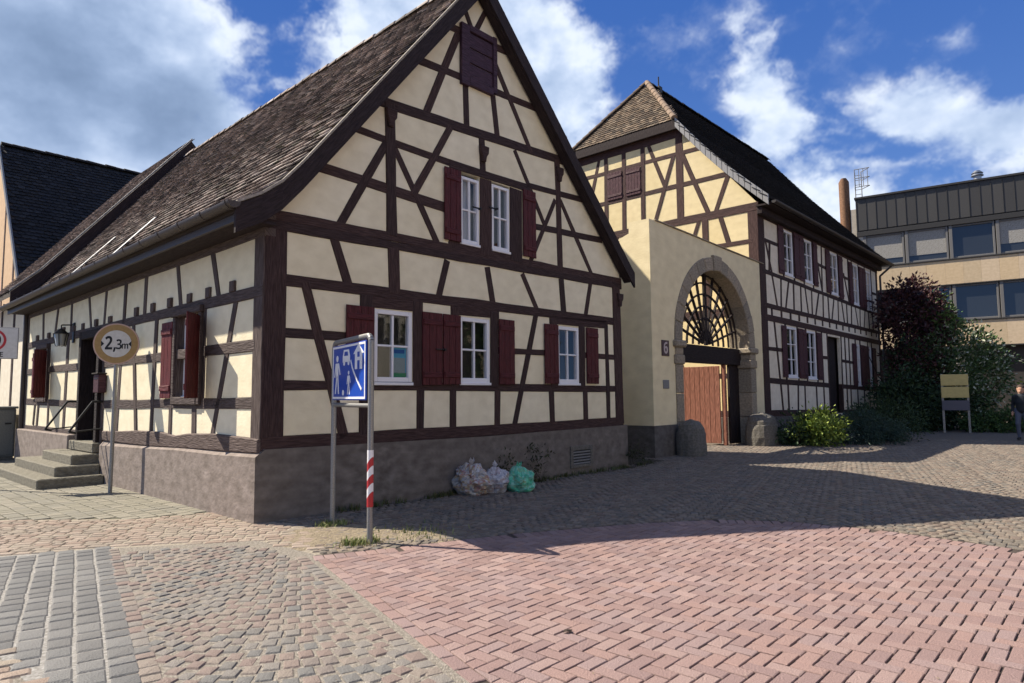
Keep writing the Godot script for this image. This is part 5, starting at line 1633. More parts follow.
	# --- round width limit sign
	var rp := Vector3(-6.90, 0, -11.50)
	s = thing("width_limit_sign", "round white sign with faded ochre rim reading 2,3m on a grey post", "sign", rp, 0.30)
	mb = MB.new()
	mb.tube(Vector3(0, -0.05, 0), Vector3(0.02, 2.86, 0), 0.033, -1, 12)
	put("post", mb.mesh(), M.galv, s)
	var fc := part("face", s, Transform3D(Basis.IDENTITY, Vector3(0.02, 2.55, 0.045)))
	mb = MB.new(); disc(mb, 0, 0, 0.36, -0.006, 40); put("plate", mb.mesh(), M.metal_dull, fc)
	mb = MB.new(); disc(mb, 0, 0, 0.355, -0.002, 40); put("edge", mb.mesh(), M.sign_pink, fc)
	mb = MB.new(); disc(mb, 0, 0, 0.335, 0.002, 40); put("rim", mb.mesh(), M.sign_ochre, fc)
	mb = MB.new(); disc(mb, 0, 0, 0.235, 0.006, 36); put("field", mb.mesh(), M.sign_field, fc)
	text("numeral", "2,", 0.205, M.black, fc, Transform3D(Basis.from_scale(Vector3(0.82, 1.12, 1)), Vector3(-0.085, 0.01, 0.010)))
	text("numeral", "3", 0.155, M.black, fc, Transform3D(Basis.from_scale(Vector3(0.85, 1.1, 1)), Vector3(0.042, -0.012, 0.010)))
	text("unit", "m", 0.115, M.black, fc, Transform3D(Basis.from_scale(Vector3(0.8, 1.0, 1)), Vector3(0.135, -0.028, 0.010)))
	mb = MB.new()
	flat_shape(mb, [[-0.232, 0.05], [-0.185, 0.0], [-0.232, -0.05]], 0.0095)
	flat_shape(mb, [[0.232, 0.05], [0.185, 0.0], [0.232, -0.05]], 0.0095)
	put("arrowheads", mb.mesh(), M.black, fc)
	boxed("clamp", Vector3(-0.05, 2.3, -0.05), Vector3(0.09, 2.34, 0.04), 0.004, M.galv, s)
	boxed("clamp", Vector3(-0.05, 2.76, -0.05), Vector3(0.09, 2.80, 0.04), 0.004, M.galv, s)
	# --- speed zone sign at the left edge
	s = thing("zone_sign", "white square speed zone sign with a red ring cut by the left picture edge", "sign", Vector3(-9.40, 0, -12.0), 0.42)
	mb = MB.new()
	mb.tube(Vector3(0, -0.05, 0), Vector3(0, 2.9, 0), 0.03, -1, 10)
	put("post", mb.mesh(), M.galv, s)
	fc = part("face", s, Transform3D(Basis.IDENTITY, Vector3(0.0, 2.62, 0.04)))
	boxed("plate", Vector3(-0.36, -0.28, -0.01), Vector3(0.36, 0.3, 0.0), 0.004, M.sign_grey, fc)
	boxed("border", Vector3(-0.345, -0.265, 0.0), Vector3(0.345, 0.285, 0.003), 0.0, M.sign_field, fc)
	mb = MB.new(); disc(mb, -0.02, 0.06, 0.2, 0.0035, 36); put("ring", mb.mesh(), M.sign_red, fc)
	mb = MB.new(); disc(mb, -0.02, 0.06, 0.16, 0.007, 36); put("field", mb.mesh(), M.sign_field, fc)
	text("numeral", "30", 0.17, M.black, fc, Transform3D(Basis.IDENTITY, Vector3(-0.02, 0.06, 0.011)))
	text("lettering", "ZONE", 0.09, M.black, fc, Transform3D(Basis.IDENTITY, Vector3(-0.02, -0.2, 0.004)))
	# --- grey switch cabinet
	s = thing("switch_cabinet", "grey metal switch cabinet standing by the wall at the left edge", "cabinet", HOUSE_AT + Basis(Vector3.UP, TURN) * Vector3(-0.55, 0, -14.15), TURN)
	boxed("body", Vector3(-0.46, 0.08, -0.5), Vector3(0.42, 1.36, 0.5), 0.02, M.cabinet, s)
	boxed("lid", Vector3(-0.5, 1.36, -0.54), Vector3(0.46, 1.42, 0.54), 0.015, M.cabinet, s)
	boxed("base", Vector3(-0.44, -0.05, -0.48), Vector3(0.4, 0.08, 0.48), 0.01, M.stone_grey, s)
	boxed("door", Vector3(-0.42, 0.14, 0.5), Vector3(0.38, 1.32, 0.515), 0.006, M.cabinet, s)
	boxed("lock", Vector3(0.18, 0.95, 0.515), Vector3(0.32, 0.99, 0.53), 0.004, M.black, s)
	# --- steps up to the street door
	var hb := Basis(Vector3.UP, TURN)
	s = thing("door_steps", "three worn sandstone steps rising to the street door in the side wall", "steps", HOUSE_AT, TURN)
	var st := [[-1.20, 0.0, 0.175, -6.0, -10.3], [-0.88, 0.17, 0.355, -6.25, -9.5], [-0.58, 0.35, 0.54, -6.45, -8.6]]
	for q in st:
		boxed("step", Vector3(q[0], q[1] - 0.05, q[4]), Vector3(-0.14 if q[1] < 0.3 else -0.05, q[2], q[3]), 0.018, M.step, s)
	for q in [[-6.52, "handrail"], [-8.3, "handrail"]]:
		s = thing("handrail", "black iron handrail right of the street door" if q[0] > -7 else "black iron handrail left of the street door", "handrail", HOUSE_AT, TURN, "handrails beside the steps")
		mb = MB.new()
		var zz: float = q[0]
		mb.tube(Vector3(-0.06, 1.55, zz), Vector3(-0.24, 1.55, zz), 0.022)
		mb.tube(Vector3(-0.24, 1.55, zz), Vector3(-0.62, 0.98, zz), 0.022)
		mb.tube(Vector3(-0.62, 0.98, zz), Vector3(-0.5, 0.95, zz), 0.022)
		mb.tube(Vector3(-0.5, 0.98, zz), Vector3(-0.04, 1.02, zz), 0.014)
		put("rail", mb.mesh(), M.black, s)
	# --- lantern, letter box
	s = thing("wall_lantern", "black wall lantern hanging on the side wall beside the street door", "lantern", HOUSE_AT + hb * Vector3(-0.06, 2.74, -8.75), TURN)
	mb = MB.new()
	mb.box(Vector3(-0.03, 0.1, -0.06), Vector3(0.0, 0.55, 0.06), 0.01)
	mb.tube(Vector3(-0.02, 0.5, 0), Vector3(-0.25, 0.48, 0), 0.014)
	mb.tube(Vector3(-0.25, 0.48, 0), Vector3(-0.25, 0.36, 0), 0.012)
	put("bracket", mb.mesh(), M.black, s)
	mb = MB.new()
	mb.tube(Vector3(-0.25, 0.28, 0), Vector3(-0.25, 0.40, 0), 0.17, 0.03, 6)
	put("roof", mb.mesh(), M.black, s)
	mb = MB.new()
	mb.tube(Vector3(-0.25, 0.02, 0), Vector3(-0.25, 0.28, 0), 0.09, 0.14, 6)
	put("lantern_glass", mb.mesh(), M.lamp_glass, s)
	for i in 6:
		var t := TAU * i / 6.0
		mb = MB.new()
		mb.tube(Vector3(-0.25 + cos(t) * 0.093, 0.01, sin(t) * 0.093), Vector3(-0.25 + cos(t) * 0.145, 0.29, sin(t) * 0.145), 0.01, -1, 5)
		put("glazing_bar", mb.mesh(), M.black, s)
	s = thing("letter_box", "small brown letter box fixed to the side wall behind the round sign", "letter box", HOUSE_AT + hb * Vector3(-0.07, 1.72, -6.5), TURN)
	boxed("body", Vector3(-0.14, 0, -0.16), Vector3(0, 0.36, 0.16), 0.01, M.shutter2, s)
	boxed("lid", Vector3(-0.17, 0.36, -0.19), Vector3(0, 0.39, 0.19), 0.008, M.timber_dark, s)
	boxed("slot", Vector3(-0.145, 0.27, -0.12), Vector3(-0.139, 0.29, 0.12), 0.0, M.black, s)
	# --- rubbish bags
	var bags := [[Vector3(-0.68, 0, -11.0), 0.27, 0.50, "tied clear rubbish bag full of mixed wrappers, leftmost by the plinth", 0], [Vector3(-0.30, 0, -11.22), 0.22, 0.42, "smaller clear rubbish bag with pale packaging between the other two bags", 1], [Vector3(0.10, 0, -11.32), 0.25, 0.40, "green translucent rubbish bag lying by the plinth", 2]]
	for q in bags:
		var bg := thing("rubbish_bag", q[3], "rubbish bag", q[0], rng.randf() * 3.0, "rubbish bags by the plinth")
		put("bag", bag_mesh(q[1], q[2], q[4]), M.bag, bg)
		var kn := MB.new()
		kn.use_c = true
		kn.col = [Color(0.42, 0.40, 0.40), Color(0.45, 0.45, 0.48), Color(0.10, 0.42, 0.28)][q[4]]
		for i in 7:
			var t := TAU * i / 7.0
			var top := Vector3(cos(t) * 0.05, q[2] * 0.98 + 0.05 + 0.03 * (i % 3), sin(t) * 0.05)
			kn.tri(Vector3(0, q[2] * 0.93, 0), top, Vector3(cos(t + 0.9) * 0.05, q[2] * 0.98 + 0.04, sin(t + 0.9) * 0.05))
		put("knot", kn.mesh(), M.bag, bg)
	# --- yellow notice board
	s = thing("notice_board", "two yellow panels above a grey panel on two posts in front of the shrubs", "notice board", Vector3(17.5, 0, -26.3), -0.45)
	for x in [-0.42, 0.42]:
		boxed("post", Vector3(x - 0.04, -0.1, -0.04), Vector3(x + 0.04, 2.3, 0.04), 0.006, M.galv, s)
	boxed("yellow_panel", Vector3(-0.46, 1.84, 0.041), Vector3(0.46, 2.28, 0.07), 0.008, M.yellow, s)
	boxed("yellow_panel", Vector3(-0.46, 1.36, 0.041), Vector3(0.46, 1.79, 0.07), 0.008, M.yellow, s)
	boxed("grey_panel", Vector3(-0.46, 0.86, 0.041), Vector3(0.46, 1.25, 0.07), 0.008, M.panel_blue, s)
	# --- loose things on the paving
	s = thing("leaf_litter", "small dark dead leaf lying on the red brick paving", "leaf", Vector3(0.36, 0.004, -4.62), 0.4)
	mb = MB.new()
	for i in 6:
		var t0 := TAU * i / 6.0
		var t1 := TAU * (i + 1) / 6.0
		mb.tri(Vector3(0, 0.018, 0), Vector3(cos(t1) * 0.035, 0.012 * (i % 2), sin(t1) * 0.022), Vector3(cos(t0) * 0.035, 0.012 * ((i + 1) % 2), sin(t0) * 0.022))
	put("blade", mb.mesh(), M.bark, s)
	build_person()

func bag_mesh(r: float, hgt: float, kind: int) -> ArrayMesh:
	var f := FastNoiseLite.new(); f.seed = 40 + kind; f.frequency = 2.2; f.fractal_octaves = 3
	var crease := FastNoiseLite.new(); crease.seed = 50 + kind; crease.frequency = 4.5; crease.fractal_type = FastNoiseLite.FRACTAL_RIDGED; crease.fractal_octaves = 3
	var g := FastNoiseLite.new(); g.seed = 60 + kind; g.frequency = 3.4; g.fractal_octaves = 3
	var cols := [[Color(0.34, 0.32, 0.31), Color(0.28, 0.14, 0.13), Color(0.36, 0.28, 0.16), Color(0.46, 0.45, 0.46), Color(0.20, 0.20, 0.21), Color(0.38, 0.35, 0.31)], [Color(0.42, 0.43, 0.47), Color(0.28, 0.29, 0.34), Color(0.50, 0.50, 0.52), Color(0.26, 0.24, 0.26), Color(0.36, 0.28, 0.28), Color(0.44, 0.44, 0.47)], [Color(0.08, 0.42, 0.27), Color(0.12, 0.48, 0.33), Color(0.06, 0.34, 0.21), Color(0.22, 0.50, 0.40), Color(0.17, 0.30, 0.17), Color(0.10, 0.44, 0.28)]][kind] as Array
	var n := 44
	var m := 30
	var grid := []
	for j in m + 1:
		var row := []
		var t := float(j) / m
		var y := t * hgt
		var rad := r * pow(sin(PI * clampf(t * 0.80 + 0.17, 0.0, 0.975)), 0.6)
		if j == m: rad = 0.02
		for i in n:
			var a := TAU * i / n
			var p := Vector3(cos(a) * rad * 1.12, y, sin(a) * rad * 0.85)
			var k := f.get_noise_3dv(p * 2.0) * 0.35 + (crease.get_noise_3dv(p * 1.3) - 0.3) * 0.11
			p.x *= 1.0 + k
			p.z *= 1.0 + k
			p.y = maxf(-0.01, p.y * (1.0 + 0.22 * f.get_noise_3dv(p * 2.5 + Vector3(5, 0, 0))) - 0.01)
			row.append(p)
		grid.append(row)
	var mb := MB.new()
	mb.use_c = true
	for j in m:
		for i in n:
			var q: Vector3 = grid[j][i]
			var cv := clampf(g.get_noise_3dv(q * Vector3(2.0, 2.6, 2.0)) * 1.1 + 0.5, 0.0, 0.999) * (cols.size() - 1)
			var c0: Color = cols[int(cv)]
			mb.col = c0.lerp(cols[int(cv) + 1], cv - int(cv))
			mb.quad(grid[j][(i + 1) % n], grid[j][i], grid[j + 1][i], grid[j + 1][(i + 1) % n])
	return mb.mesh()

# ---------------------------------------------------------------- person at the right edge
func build_person() -> void:
	var s := thing("person", "person in dark jacket and grey trousers walking at the right picture edge", "person", Vector3(16.82, 0, -22.0), -0.9)
	# bones: [from, to, radius, radius, colour]
	var coat := Color(0.022, 0.024, 0.032)
	var legs := Color(0.09, 0.105, 0.15)
	var skin := Color(0.42, 0.25, 0.18)
	var hair := Color(0.05, 0.035, 0.025)
	var shoe := Color(0.03, 0.03, 0.03)
	var bones := [
		[Vector3(0, 1.00, 0), Vector3(0, 1.22, 0.01), 0.155, 0.165, coat], [Vector3(0, 1.22, 0.01), Vector3(0, 1.40, 0.0), 0.165, 0.14, coat], [Vector3(-0.15, 1.41, 0), Vector3(0.15, 1.41, 0), 0.085, 0.085, coat],
		[Vector3(0, 1.40, 0), Vector3(0, 1.53, 0.02), 0.065, 0.055, skin], [Vector3(0, 1.60, 0.03), Vector3(0, 1.66, 0.02), 0.085, 0.10, skin], [Vector3(0, 1.64, -0.035), Vector3(0, 1.71, -0.005), 0.105, 0.108, hair], [Vector3(0, 1.60, 0.11), Vector3(0, 1.58, 0.125), 0.018, 0.02, skin],
		[Vector3(-0.20, 1.40, 0), Vector3(-0.25, 1.14, -0.05), 0.062, 0.052, coat], [Vector3(-0.25, 1.14, -0.05), Vector3(-0.24, 0.92, 0.06), 0.052, 0.042, coat], [Vector3(-0.24, 0.90, 0.07), Vector3(-0.24, 0.81, 0.10), 0.038, 0.03, skin],
		[Vector3(0.20, 1.40, 0), Vector3(0.25, 1.14, 0.03), 0.062, 0.052, coat], [Vector3(0.25, 1.14, 0.03), Vector3(0.25, 0.92, 0.12), 0.052, 0.042, coat], [Vector3(0.25, 0.90, 0.13), Vector3(0.25, 0.81, 0.17), 0.038, 0.03, skin],
		[Vector3(-0.09, 0.98, 0), Vector3(-0.10, 0.52, 0.12), 0.105, 0.07, legs], [Vector3(-0.10, 0.52, 0.12), Vector3(-0.10, 0.09, 0.06), 0.07, 0.05, legs], [Vector3(-0.10, 0.05, 0.04), Vector3(-0.10, 0.04, 0.22), 0.048, 0.04, shoe],
		[Vector3(0.09, 0.98, 0), Vector3(0.10, 0.52, -0.02), 0.105, 0.07, legs], [Vector3(0.10, 0.52, -0.02), Vector3(0.10, 0.10, -0.22), 0.07, 0.05, legs], [Vector3(0.10, 0.05, -0.24), Vector3(0.10, 0.04, -0.08), 0.048, 0.04, shoe]]
	put("body", blob_mesh(bones, 0.022), M.skin, s)

func blob_mesh(bones: Array, st: float) -> ArrayMesh:
	var lo := Vector3(INF, INF, INF)
	var hi := -lo
	for b in bones:
		var r: float = maxf(b[2], b[3]) + st * 2
		lo = lo.min(b[0].min(b[1]) - Vector3.ONE * r)
		hi = hi.max(b[0].max(b[1]) + Vector3.ONE * r)
	var n := Vector3i(((hi - lo) / st).ceil()) + Vector3i.ONE
	var val := PackedFloat32Array()
	val.resize(n.x * n.y * n.z)
	var who := PackedInt32Array()
	who.resize(val.size())
	var at := 0
	for z in n.z:
		for y in n.y:
			for x in n.x:
				var p := lo + Vector3(x, y, z) * st
				var d := 1.0
				var best := 1.0
				var bi := 0
				for k in bones.size():
					var b: Array = bones[k]
					var ab: Vector3 = b[1] - b[0]
					var t := clampf((p - b[0]).dot(ab) / ab.length_squared(), 0.0, 1.0)
					var e: float = p.distance_to(b[0] + ab * t) - lerpf(b[2], b[3], t)
					if e < best:
						best = e
						bi = k
					var hh := maxf(0.03 - absf(d - e), 0.0) / 0.03
					d = minf(d, e) - hh * hh * 0.0075
				val[at] = d
				who[at] = bi
				at += 1
	var idx := {}
	var pts := PackedVector3Array()
	var cols := PackedColorArray()
	var sx := 1
	var sy := n.x
	var sz := n.x * n.y
	for z in n.z - 1:
		for y in n.y - 1:
			for x in n.x - 1:
				var c := x + y * sy + z * sz
				var sum := Vector3.ZERO
				var cnt := 0
				for e in [[0, sx], [0, sy], [0, sz], [sx, sy], [sx, sz], [sy, sx], [sy, sz], [sz, sx], [sz, sy], [sx + sy, sz], [sx + sz, sy], [sy + sz, sx]]:
					var i0: int = c + e[0]
					var i1: int = i0 + e[1]
					var a := val[i0]
					var b := val[i1]
					if (a < 0) != (b < 0):
						var t := a / (a - b)
						var p0 := Vector3(i0 % n.x, (i0 / sy) % n.y, i0 / sz)
						var p1 := Vector3(i1 % n.x, (i1 / sy) % n.y, i1 / sz)
						sum += p0.lerp(p1, t)
						cnt += 1
				if cnt:
					idx[c] = pts.size()
					pts.append(lo + sum / cnt * st)
					cols.append(bones[who[c]][4])
	var mb := MB.new()
	mb.use_c = true
	for z in range(1, n.z - 1):
		for y in range(1, n.y - 1):
			for x in range(1, n.x - 1):
				var c := x + y * sy + z * sz
				for ax in 3:
					var d1: int = [sx, sy, sz][ax]
					var d2: int = [sy, sz, sx][ax]
					var d3: int = [sz, sx, sy][ax]
					if (val[c] < 0) == (val[c + d1] < 0): continue
					var q := [c, c - d2, c - d2 - d3, c - d3]
					if not (idx.has(q[0]) and idx.has(q[1]) and idx.has(q[2]) and idx.has(q[3])): continue
					mb.col = cols[idx[q[0]]]
					if val[c] < 0:
						mb.quad(pts[idx[q[0]]], pts[idx[q[1]]], pts[idx[q[2]]], pts[idx[q[3]]])
					else:
						mb.quad(pts[idx[q[3]]], pts[idx[q[2]]], pts[idx[q[1]]], pts[idx[q[0]]])
	return mb.mesh()

# ---------------------------------------------------------------- houses across the square, unseen: one mirrored in windows, two added to bounce light
func build_opposite() -> void:
	var spots := [[Vector3(7.6, 0, 4.1), 11.5, 6.2, 10.4, "unseen pale plastered house across the square, added to bounce sunlight onto the gable", lin(0.80, 0.75, 0.64)], [Vector3(24.5, 0, -7.5), 11.0, 6.8, 11.2, "cream gabled house across the square beside the pale plastered one", lin(0.74, 0.66, 0.48)], [Vector3(15.5, 0, -4.5), 11.3, 6.4, 10.8, "unseen white plastered house between the pale and the cream house, added to bounce sunlight", lin(0.80, 0.77, 0.70)]]
	for q in spots:
		# local z faces back to the timbered gable
		var h := thing("opposite_house", q[4], "house", q[0], TURN + PI if q[0].x < 22 else -PI / 2, "houses across the square")
		var w: float = q[1]
		boxed("wall", Vector3(-w / 2, -0.1, -9), Vector3(w / 2, q[2], 0), 0.02, mat(q[5], 0.9, T.plaster, 0.5, T.plaster_relief, 0.4), h)
		boxed("plinth", Vector3(-w / 2 - 0.03, -0.1, -0.2), Vector3(w / 2 + 0.03, 0.6, 0.04), 0.01, M.plinth2, h)
		var mb := MB.new()
		mb.prism(PackedVector2Array([Vector2(-9.4, q[2]), Vector2(0.4, q[2]), Vector2(-4.5, q[3])]), -w / 2 - 0.3, w / 2 + 0.3, 0.0, Vector2(1, 0), Transform3D(Basis(Vector3(0, 0, 1), Vector3(0, 1, 0), Vector3(-1, 0, 0)), Vector3.ZERO), true)
		put("roof", mb.mesh(), mat(lin(0.17, 0.075, 0.05), 0.9, T.fine, 1.0), h)
		for r in 2:
			for c in 4:
				if r == 0 and c == 1:
					boxed("door", Vector3(-w / 2 + 3.2, 0, 0.0), Vector3(-w / 2 + 4.3, 2.3, 0.05), 0.01, M.timber_dark, h)
					continue
				var x := -w / 2 + 1.0 + c * (w - 2.0) / 3.4
				var y := 1.1 + r * 2.8
				var wi := part("window", h)
				boxed("frame", Vector3(x, y, 0.0), Vector3(x + 1.0, y + 1.4, 0.04), 0.01, M.white, wi)
				boxed("pane", Vector3(x + 0.08, y + 0.08, 0.04), Vector3(x + 0.92, y + 1.32, 0.045), 0.0, M.office_glass, wi)

# ---------------------------------------------------------------- plants
func leaves(c: Vector3, rad: Vector3, clumps: int, per: int, size: float, colors: Array, seed_: int, spread := 0.3, narrow := 0.5, droop := 0.0) -> ArrayMesh:
	var r := RandomNumberGenerator.new()
	r.seed = seed_
	var mb := MB.new()
	mb.use_c = true
	for k in clumps:
		var q := Vector3(r.randfn(), r.randfn(), r.randfn()).normalized() * pow(r.randf(), 0.35)
		var cc := c + q * rad
		if cc.y < 0.05: cc.y = 0.05 + r.randf() * 0.2
		var cs := spread * r.randf_range(0.6, 1.3)
		for i in per:
			var o := Vector3(r.randfn(), r.randfn(), r.randfn()) * 0.5
			var p := cc + o * cs * minf(rad.x, rad.y) * 1.1
			if p.y < 0.02: p.y = 0.02 + r.randf() * 0.15
			var dir := (o + q * 0.6 + Vector3(r.randfn(), r.randfn() - droop, r.randfn()) * 0.6).normalized()
			var sd := dir.cross(Vector3(r.randfn(), r.randfn(), r.randfn())).normalized()
			var s := size * r.randf_range(0.6, 1.35)
			var base: Color = colors[r.randi() % colors.size()]
			var f := r.randf_range(0.75, 1.25)
			mb.col = Color(base.r * f, base.g * f, base.b * f)
			var n2 := dir.cross(sd) * s * 0.12
			var tip := p + dir * s
			var mid := p + dir * s * 0.45
			mb.tri(p, mid + sd * s * narrow * 0.5 + n2, tip)
			mb.tri(p, tip, mid - sd * s * narrow * 0.5 + n2)
	return mb.mesh()

func blades(area: Array, count: int, h0: float, h1: float, colors: Array, seed_: int, w := 0.006) -> ArrayMesh:
	var r := RandomNumberGenerator.new()
	r.seed = seed_
	var mb := MB.new()
	mb.use_c = true
	for k in count:
		var tuft: Array = area[r.randi() % area.size()]
		var p := Vector3(tuft[0] + r.randfn() * tuft[2] * 0.5, 0.0, tuft[1] + r.randfn() * tuft[2] * 0.5)
		var h := r.randf_range(h0, h1)
		var lean := Vector3(r.randfn(), 0, r.randfn()) * 0.45 * h
		var sd := lean.cross(Vector3.UP).normalized() * w
		var c: Color = colors[r.randi() % colors.size()]
		var f := r.randf_range(0.7, 1.3)
		mb.col = Color(c.r * f, c.g * f, c.b * f)
		var m := p + Vector3(0, h * 0.6, 0) + lean * 0.35
		var t := p + Vector3(0, h, 0) + lean
		mb.quad(p - sd, p + sd, m + sd * 0.7, m - sd * 0.7)
		mb.tri(m - sd * 0.7, m + sd * 0.7, t)
	return mb.mesh()

func stems(parent: Node3D, at: Vector3, h: float, n: int, spread: float, r0: float, seed_: int) -> void:
	var r := RandomNumberGenerator.new()
	r.seed = seed_
	var mb := MB.new()
	for i in n:
		var p := at + Vector3(r.randfn(), 0, r.randfn()) * 0.08
		var d := Vector3(r.randfn() * spread, 1.0, r.randfn() * spread).normalized()
		var rad := r0 * r.randf_range(0.6, 1.0)
		for k in 4:
			var q := p + (d + Vector3(r.randfn(), 0, r.randfn()) * 0.16) * h * 0.25
			mb.tube(p, q, rad, rad * 0.72, 6, false)
			rad *= 0.72
			p = q
	put("stem", mb.mesh(), M.bark, parent)

func shrub(called: String, label: String, at: Vector3, c: Vector3, rad: Vector3, clumps: int, per: int, size: float, colors: Array, seed_: int, spread := 0.3, narrow := 0.5, group := "", cat := "shrub") -> Node3D:
	var s := thing(called, label, cat, at, 0.0, group)
	put("foliage", leaves(c, rad, clumps, per, size, colors, seed_, spread, narrow), M.leaf, s)
	stems(s, Vector3.ZERO, c.y + rad.y * 0.3, 5, 0.3, 0.05 if c.y > 0.4 else 0.006, seed_)
	return s

func build_plants() -> void:
	var dark := [Color(0.022, 0.045, 0.018), Color(0.03, 0.058, 0.022), Color(0.018, 0.036, 0.016), Color(0.04, 0.07, 0.028)]
	var mid := [Color(0.045, 0.085, 0.025), Color(0.06, 0.11, 0.03), Color(0.035, 0.07, 0.022)]
	var gold := [Color(0.20, 0.26, 0.04), Color(0.14, 0.20, 0.035), Color(0.26, 0.32, 0.06), Color(0.09, 0.14, 0.03)]
	var purple := [Color(0.045, 0.016, 0.02), Color(0.06, 0.02, 0.024), Color(0.032, 0.014, 0.018), Color(0.075, 0.032, 0.03)]
	var blue := [Color(0.035, 0.065, 0.05), Color(0.045, 0.08, 0.06), Color(0.028, 0.052, 0.04)]
	var blossom := [Color(0.05, 0.085, 0.032), Color(0.07, 0.12, 0.042), Color(0.055, 0.10, 0.034), Color(0.08, 0.13, 0.045), Color(0.09, 0.14, 0.05), Color(0.45, 0.46, 0.36)]
	shrub("golden_shrub", "yellow-green rounded shrub against the shaded timbered front", Vector3(9.3, 0, -20.3), Vector3(0, 0.55, 0), Vector3(0.75, 0.55, 0.6), 70, 34, 0.11, gold, 1, 0.35, 0.6)
	shrub("dark_shrub", "dark leafy shrub just left of the yellow-green shrub", Vector3(8.75, 0, -20.55), Vector3(0, 0.45, 0), Vector3(0.7, 0.5, 0.5), 50, 26, 0.11, dark, 2, 0.35)
	shrub("spreading_conifer", "low blue-green spreading conifer below the timbered front", Vector3(11.0, 0, -20.9), Vector3(0, 0.4, 0), Vector3(1.25, 0.55, 0.9), 120, 40, 0.11, blue, 3, 0.3, 0.25)
	shrub("spreading_conifer", "taller dark conifer mound behind the low blue-green conifer", Vector3(12.4, 0, -22.2), Vector3(0, 0.6, 0), Vector3(1.3, 0.7, 0.9), 120, 36, 0.12, dark, 4, 0.3, 0.3)
	shrub("hedge_shrub", "deep shaded shrub filling the corner below the purple-leaved tree", Vector3(16.4, 0, -27.8), Vector3(0, 1.1, 0), Vector3(1.3, 1.3, 1.1), 150, 34, 0.16, dark, 5, 0.3)
	shrub("hedge_shrub", "low dark shrub behind the yellow notice board", Vector3(18.4, 0, -28.4), Vector3(0, 0.8, 0), Vector3(1.4, 0.9, 0.9), 130, 34, 0.14, dark, 6, 0.3)
	shrub("hedge_shrub", "ground-hugging green shrub right of the notice board", Vector3(19.6, 0, -26.6), Vector3(0, 0.35, 0), Vector3(1.8, 0.45, 0.9), 110, 32, 0.13, mid, 7, 0.35)
	shrub("flowering_shrub", "tall green shrub dotted with pale blossom beside the office", Vector3(20.0, 0, -29.4), Vector3(0, 2.4, 0), Vector3(1.9, 2.1, 1.3), 260, 34, 0.17, blossom, 8, 0.22)
	shrub("climbing_shrub", "pale green climbing shoots rising against the office windows", Vector3(19.6, 0, -30.6), Vector3(0, 4.9, 0), Vector3(0.9, 1.1, 0.8), 120, 26, 0.19, [Color(0.13, 0.20, 0.06), Color(0.19, 0.27, 0.09), Color(0.09, 0.15, 0.045)], 9, 0.3)
	shrub("sunlit_bush", "small sunlit yellow-green bush at the right edge behind the walking person", Vector3(20.9, 0, -26.0), Vector3(0, 1.25, 0), Vector3(0.8, 0.8, 0.6), 80, 30, 0.14, gold, 10, 0.35)
	var t := shrub("purple_leaved_tree", "purple-leaved tree growing at the far corner of the timbered front", Vector3(18.55, 0, -30.4), Vector3(0, 5.0, 0), Vector3(1.5, 1.9, 1.3), 170, 30, 0.19, purple, 11, 0.24, 0.55, "", "tree")
	shrub("purple_leaved_bush", "dark purple bush below the purple-leaved tree", Vector3(17.8, 0, -29.3), Vector3(0, 2.3, 0), Vector3(1.3, 1.7, 1.0), 160, 34, 0.17, purple + dark, 12, 0.25)
	# trees across the square, mirrored in the windows
	shrub("plane_tree", "broad leafy tree across the square left of the cream gabled house", Vector3(20.0, 0, -9.2), Vector3(0, 3.6, 0), Vector3(2.0, 2.6, 2.0), 160, 34, 0.3, mid + dark, 40, 0.28, 0.6, "trees across the square", "tree")
	shrub("plane_tree", "broad leafy tree across the square in front of the cream gabled house", Vector3(20.5, 0, -13.2), Vector3(0, 3.0, 0), Vector3(2.0, 2.6, 1.8), 140, 34, 0.3, mid + dark, 41, 0.28, 0.6, "trees across the square", "tree")
	# weeds and grass
	var grass := [Color(0.17, 0.20, 0.06), Color(0.22, 0.24, 0.09), Color(0.30, 0.27, 0.14), Color(0.12, 0.16, 0.045)]
	var g := put("grass_tufts", blades([[-1.68, -7.40, 0.17], [-1.78, -7.36, 0.12], [-1.58, -7.5, 0.1], [-2.32, -8.42, 0.12], [-2.2, -8.5, 0.1], [-1.1, -7.9, 0.5]], 900, 0.02, 0.075, grass, 5), M.leaf, self)
	g.set_meta("kind", "stuff"); g.set_meta("label", "short grass tufts around the sign posts"); g.set_meta("category", "grass")
	var hb := Transform3D(Basis(Vector3.UP, TURN), HOUSE_AT)
	var spots := []
	rng.seed = 31
	for i in 46:
		var p := hb * Vector3(rng.randf_range(0.4, 9.6), 0, rng.randf_range(0.04, 0.2))
		spots.append([p.x, p.z, 0.1])
	g = put("weeds", blades(spots, 1700, 0.02, 0.11, [Color(0.05, 0.07, 0.02), Color(0.07, 0.09, 0.03), Color(0.09, 0.08, 0.03)], 6), M.leaf, self)
	g.set_meta("kind", "stuff"); g.set_meta("label", "thin weeds along the foot of the plinth"); g.set_meta("category", "weeds")
	for q in [[4.35, 0.28, "dry dark weed against the plinth right of the green bag"], [5.2, 0.34, "tall dry weed against the plinth left of the cellar vent"], [8.6, 0.22, "low dark weed at the far corner of the plinth"]]:
		var p := hb * Vector3(q[0], 0, 0.16)
		shrub("plinth_weed", q[2], p, Vector3(0, q[1], 0), Vector3(0.26, q[1], 0.14), 14, 14, 0.07, [Color(0.035, 0.035, 0.018), Color(0.05, 0.045, 0.02), Color(0.03, 0.045, 0.015)], 20 + int(q[0]), 0.5, 0.4, "weeds by the plinth", "weed")
	# small leaves blown over the shaded paving
	var w2 := []
	var cm := PackedColorArray()
	var lm := MB.new()
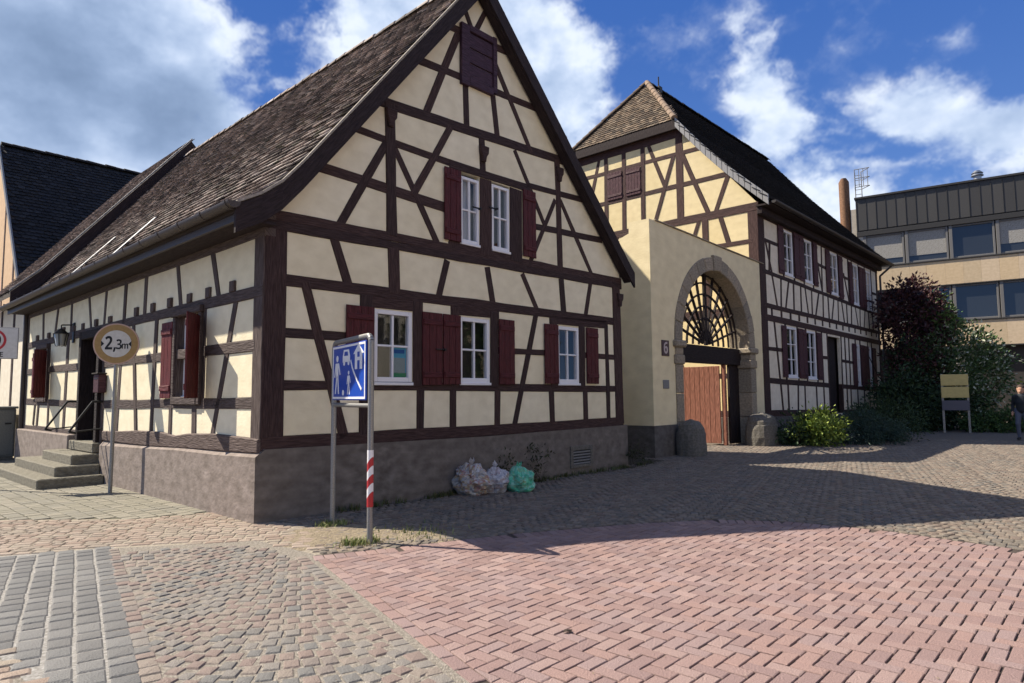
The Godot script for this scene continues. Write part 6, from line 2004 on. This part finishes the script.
	lm.tri(Vector3(-0.5, 0, 0), Vector3(0, 0.1, 0.3), Vector3(0.5, 0.05, 0))
	lm.tri(Vector3(-0.5, 0, 0), Vector3(0.5, 0.05, 0), Vector3(0, 0.08, -0.3))
	for i in 420:
		var p := Vector3(rng.randf_range(-2.5, 5.5), 0.006, rng.randf_range(-10.5, -3.6))
		if i % 3 == 0:
			p = hb * Vector3(rng.randf_range(0.5, 9.5), 0.012, absf(rng.randfn()) * 0.5 + 0.05)
		w2.append(Transform3D(Basis(Vector3.UP, rng.randf() * TAU).scaled(Vector3.ONE * rng.randf_range(0.008, 0.022)), p))
		cm.append([Color(0.09, 0.06, 0.03), Color(0.2, 0.16, 0.09), Color(0.35, 0.3, 0.22), Color(0.05, 0.04, 0.03)][rng.randi() % 4])
	var lf := scatter("litter", lm.mesh(), M.leaf, w2, cm, self)
	lf.set_meta("label", "tiny dry leaf scraps strewn over the paving"); lf.set_meta("category", "litter")

func _ready() -> void:
	# ---- camera, sky, sun, exposure
	var cam := Camera3D.new()
	cam.name = "camera"
	cam.fov = 54.54
	cam.far = 500.0
	add_child(cam)
	cam.transform = Transform3D(Basis(Vector3.RIGHT, deg_to_rad(4.65)) * Basis(Vector3.BACK, deg_to_rad(-0.49)), EYE)
	cam.current = true
	var env := Environment.new()
	env.background_mode = Environment.BG_SKY
	env.tonemap_mode = Environment.TONE_MAPPER_LINEAR
	env.tonemap_exposure = 2.15
	env.sdfgi_enabled = true
	env.ssao_enabled = true
	env.ssil_enabled = true
	var sky := Sky.new()
	var pano := PanoramaSkyMaterial.new()
	pano.panorama = make_sky()
	sky.sky_material = pano
	env.sky = sky
	var we := WorldEnvironment.new()
	we.name = "environment"
	we.environment = env
	add_child(we)
	var sun := DirectionalLight3D.new()
	sun.name = "sun"
	sun.light_energy = 1.5
	sun.light_color = Color(1.0, 0.955, 0.88)
	sun.light_angular_distance = 0.53
	sun.shadow_enabled = true
	add_child(sun)
	sun.look_at_from_position(Vector3.ZERO, Vector3(0.653, -0.731, 0.195), Vector3.UP)
	make_materials()
	build_ground()
	build_house()
	build_rear_wing()
	build_left_house()
	build_gateway()
	build_second_house()
	build_office()
	build_opposite()
	build_props()
	build_plants()
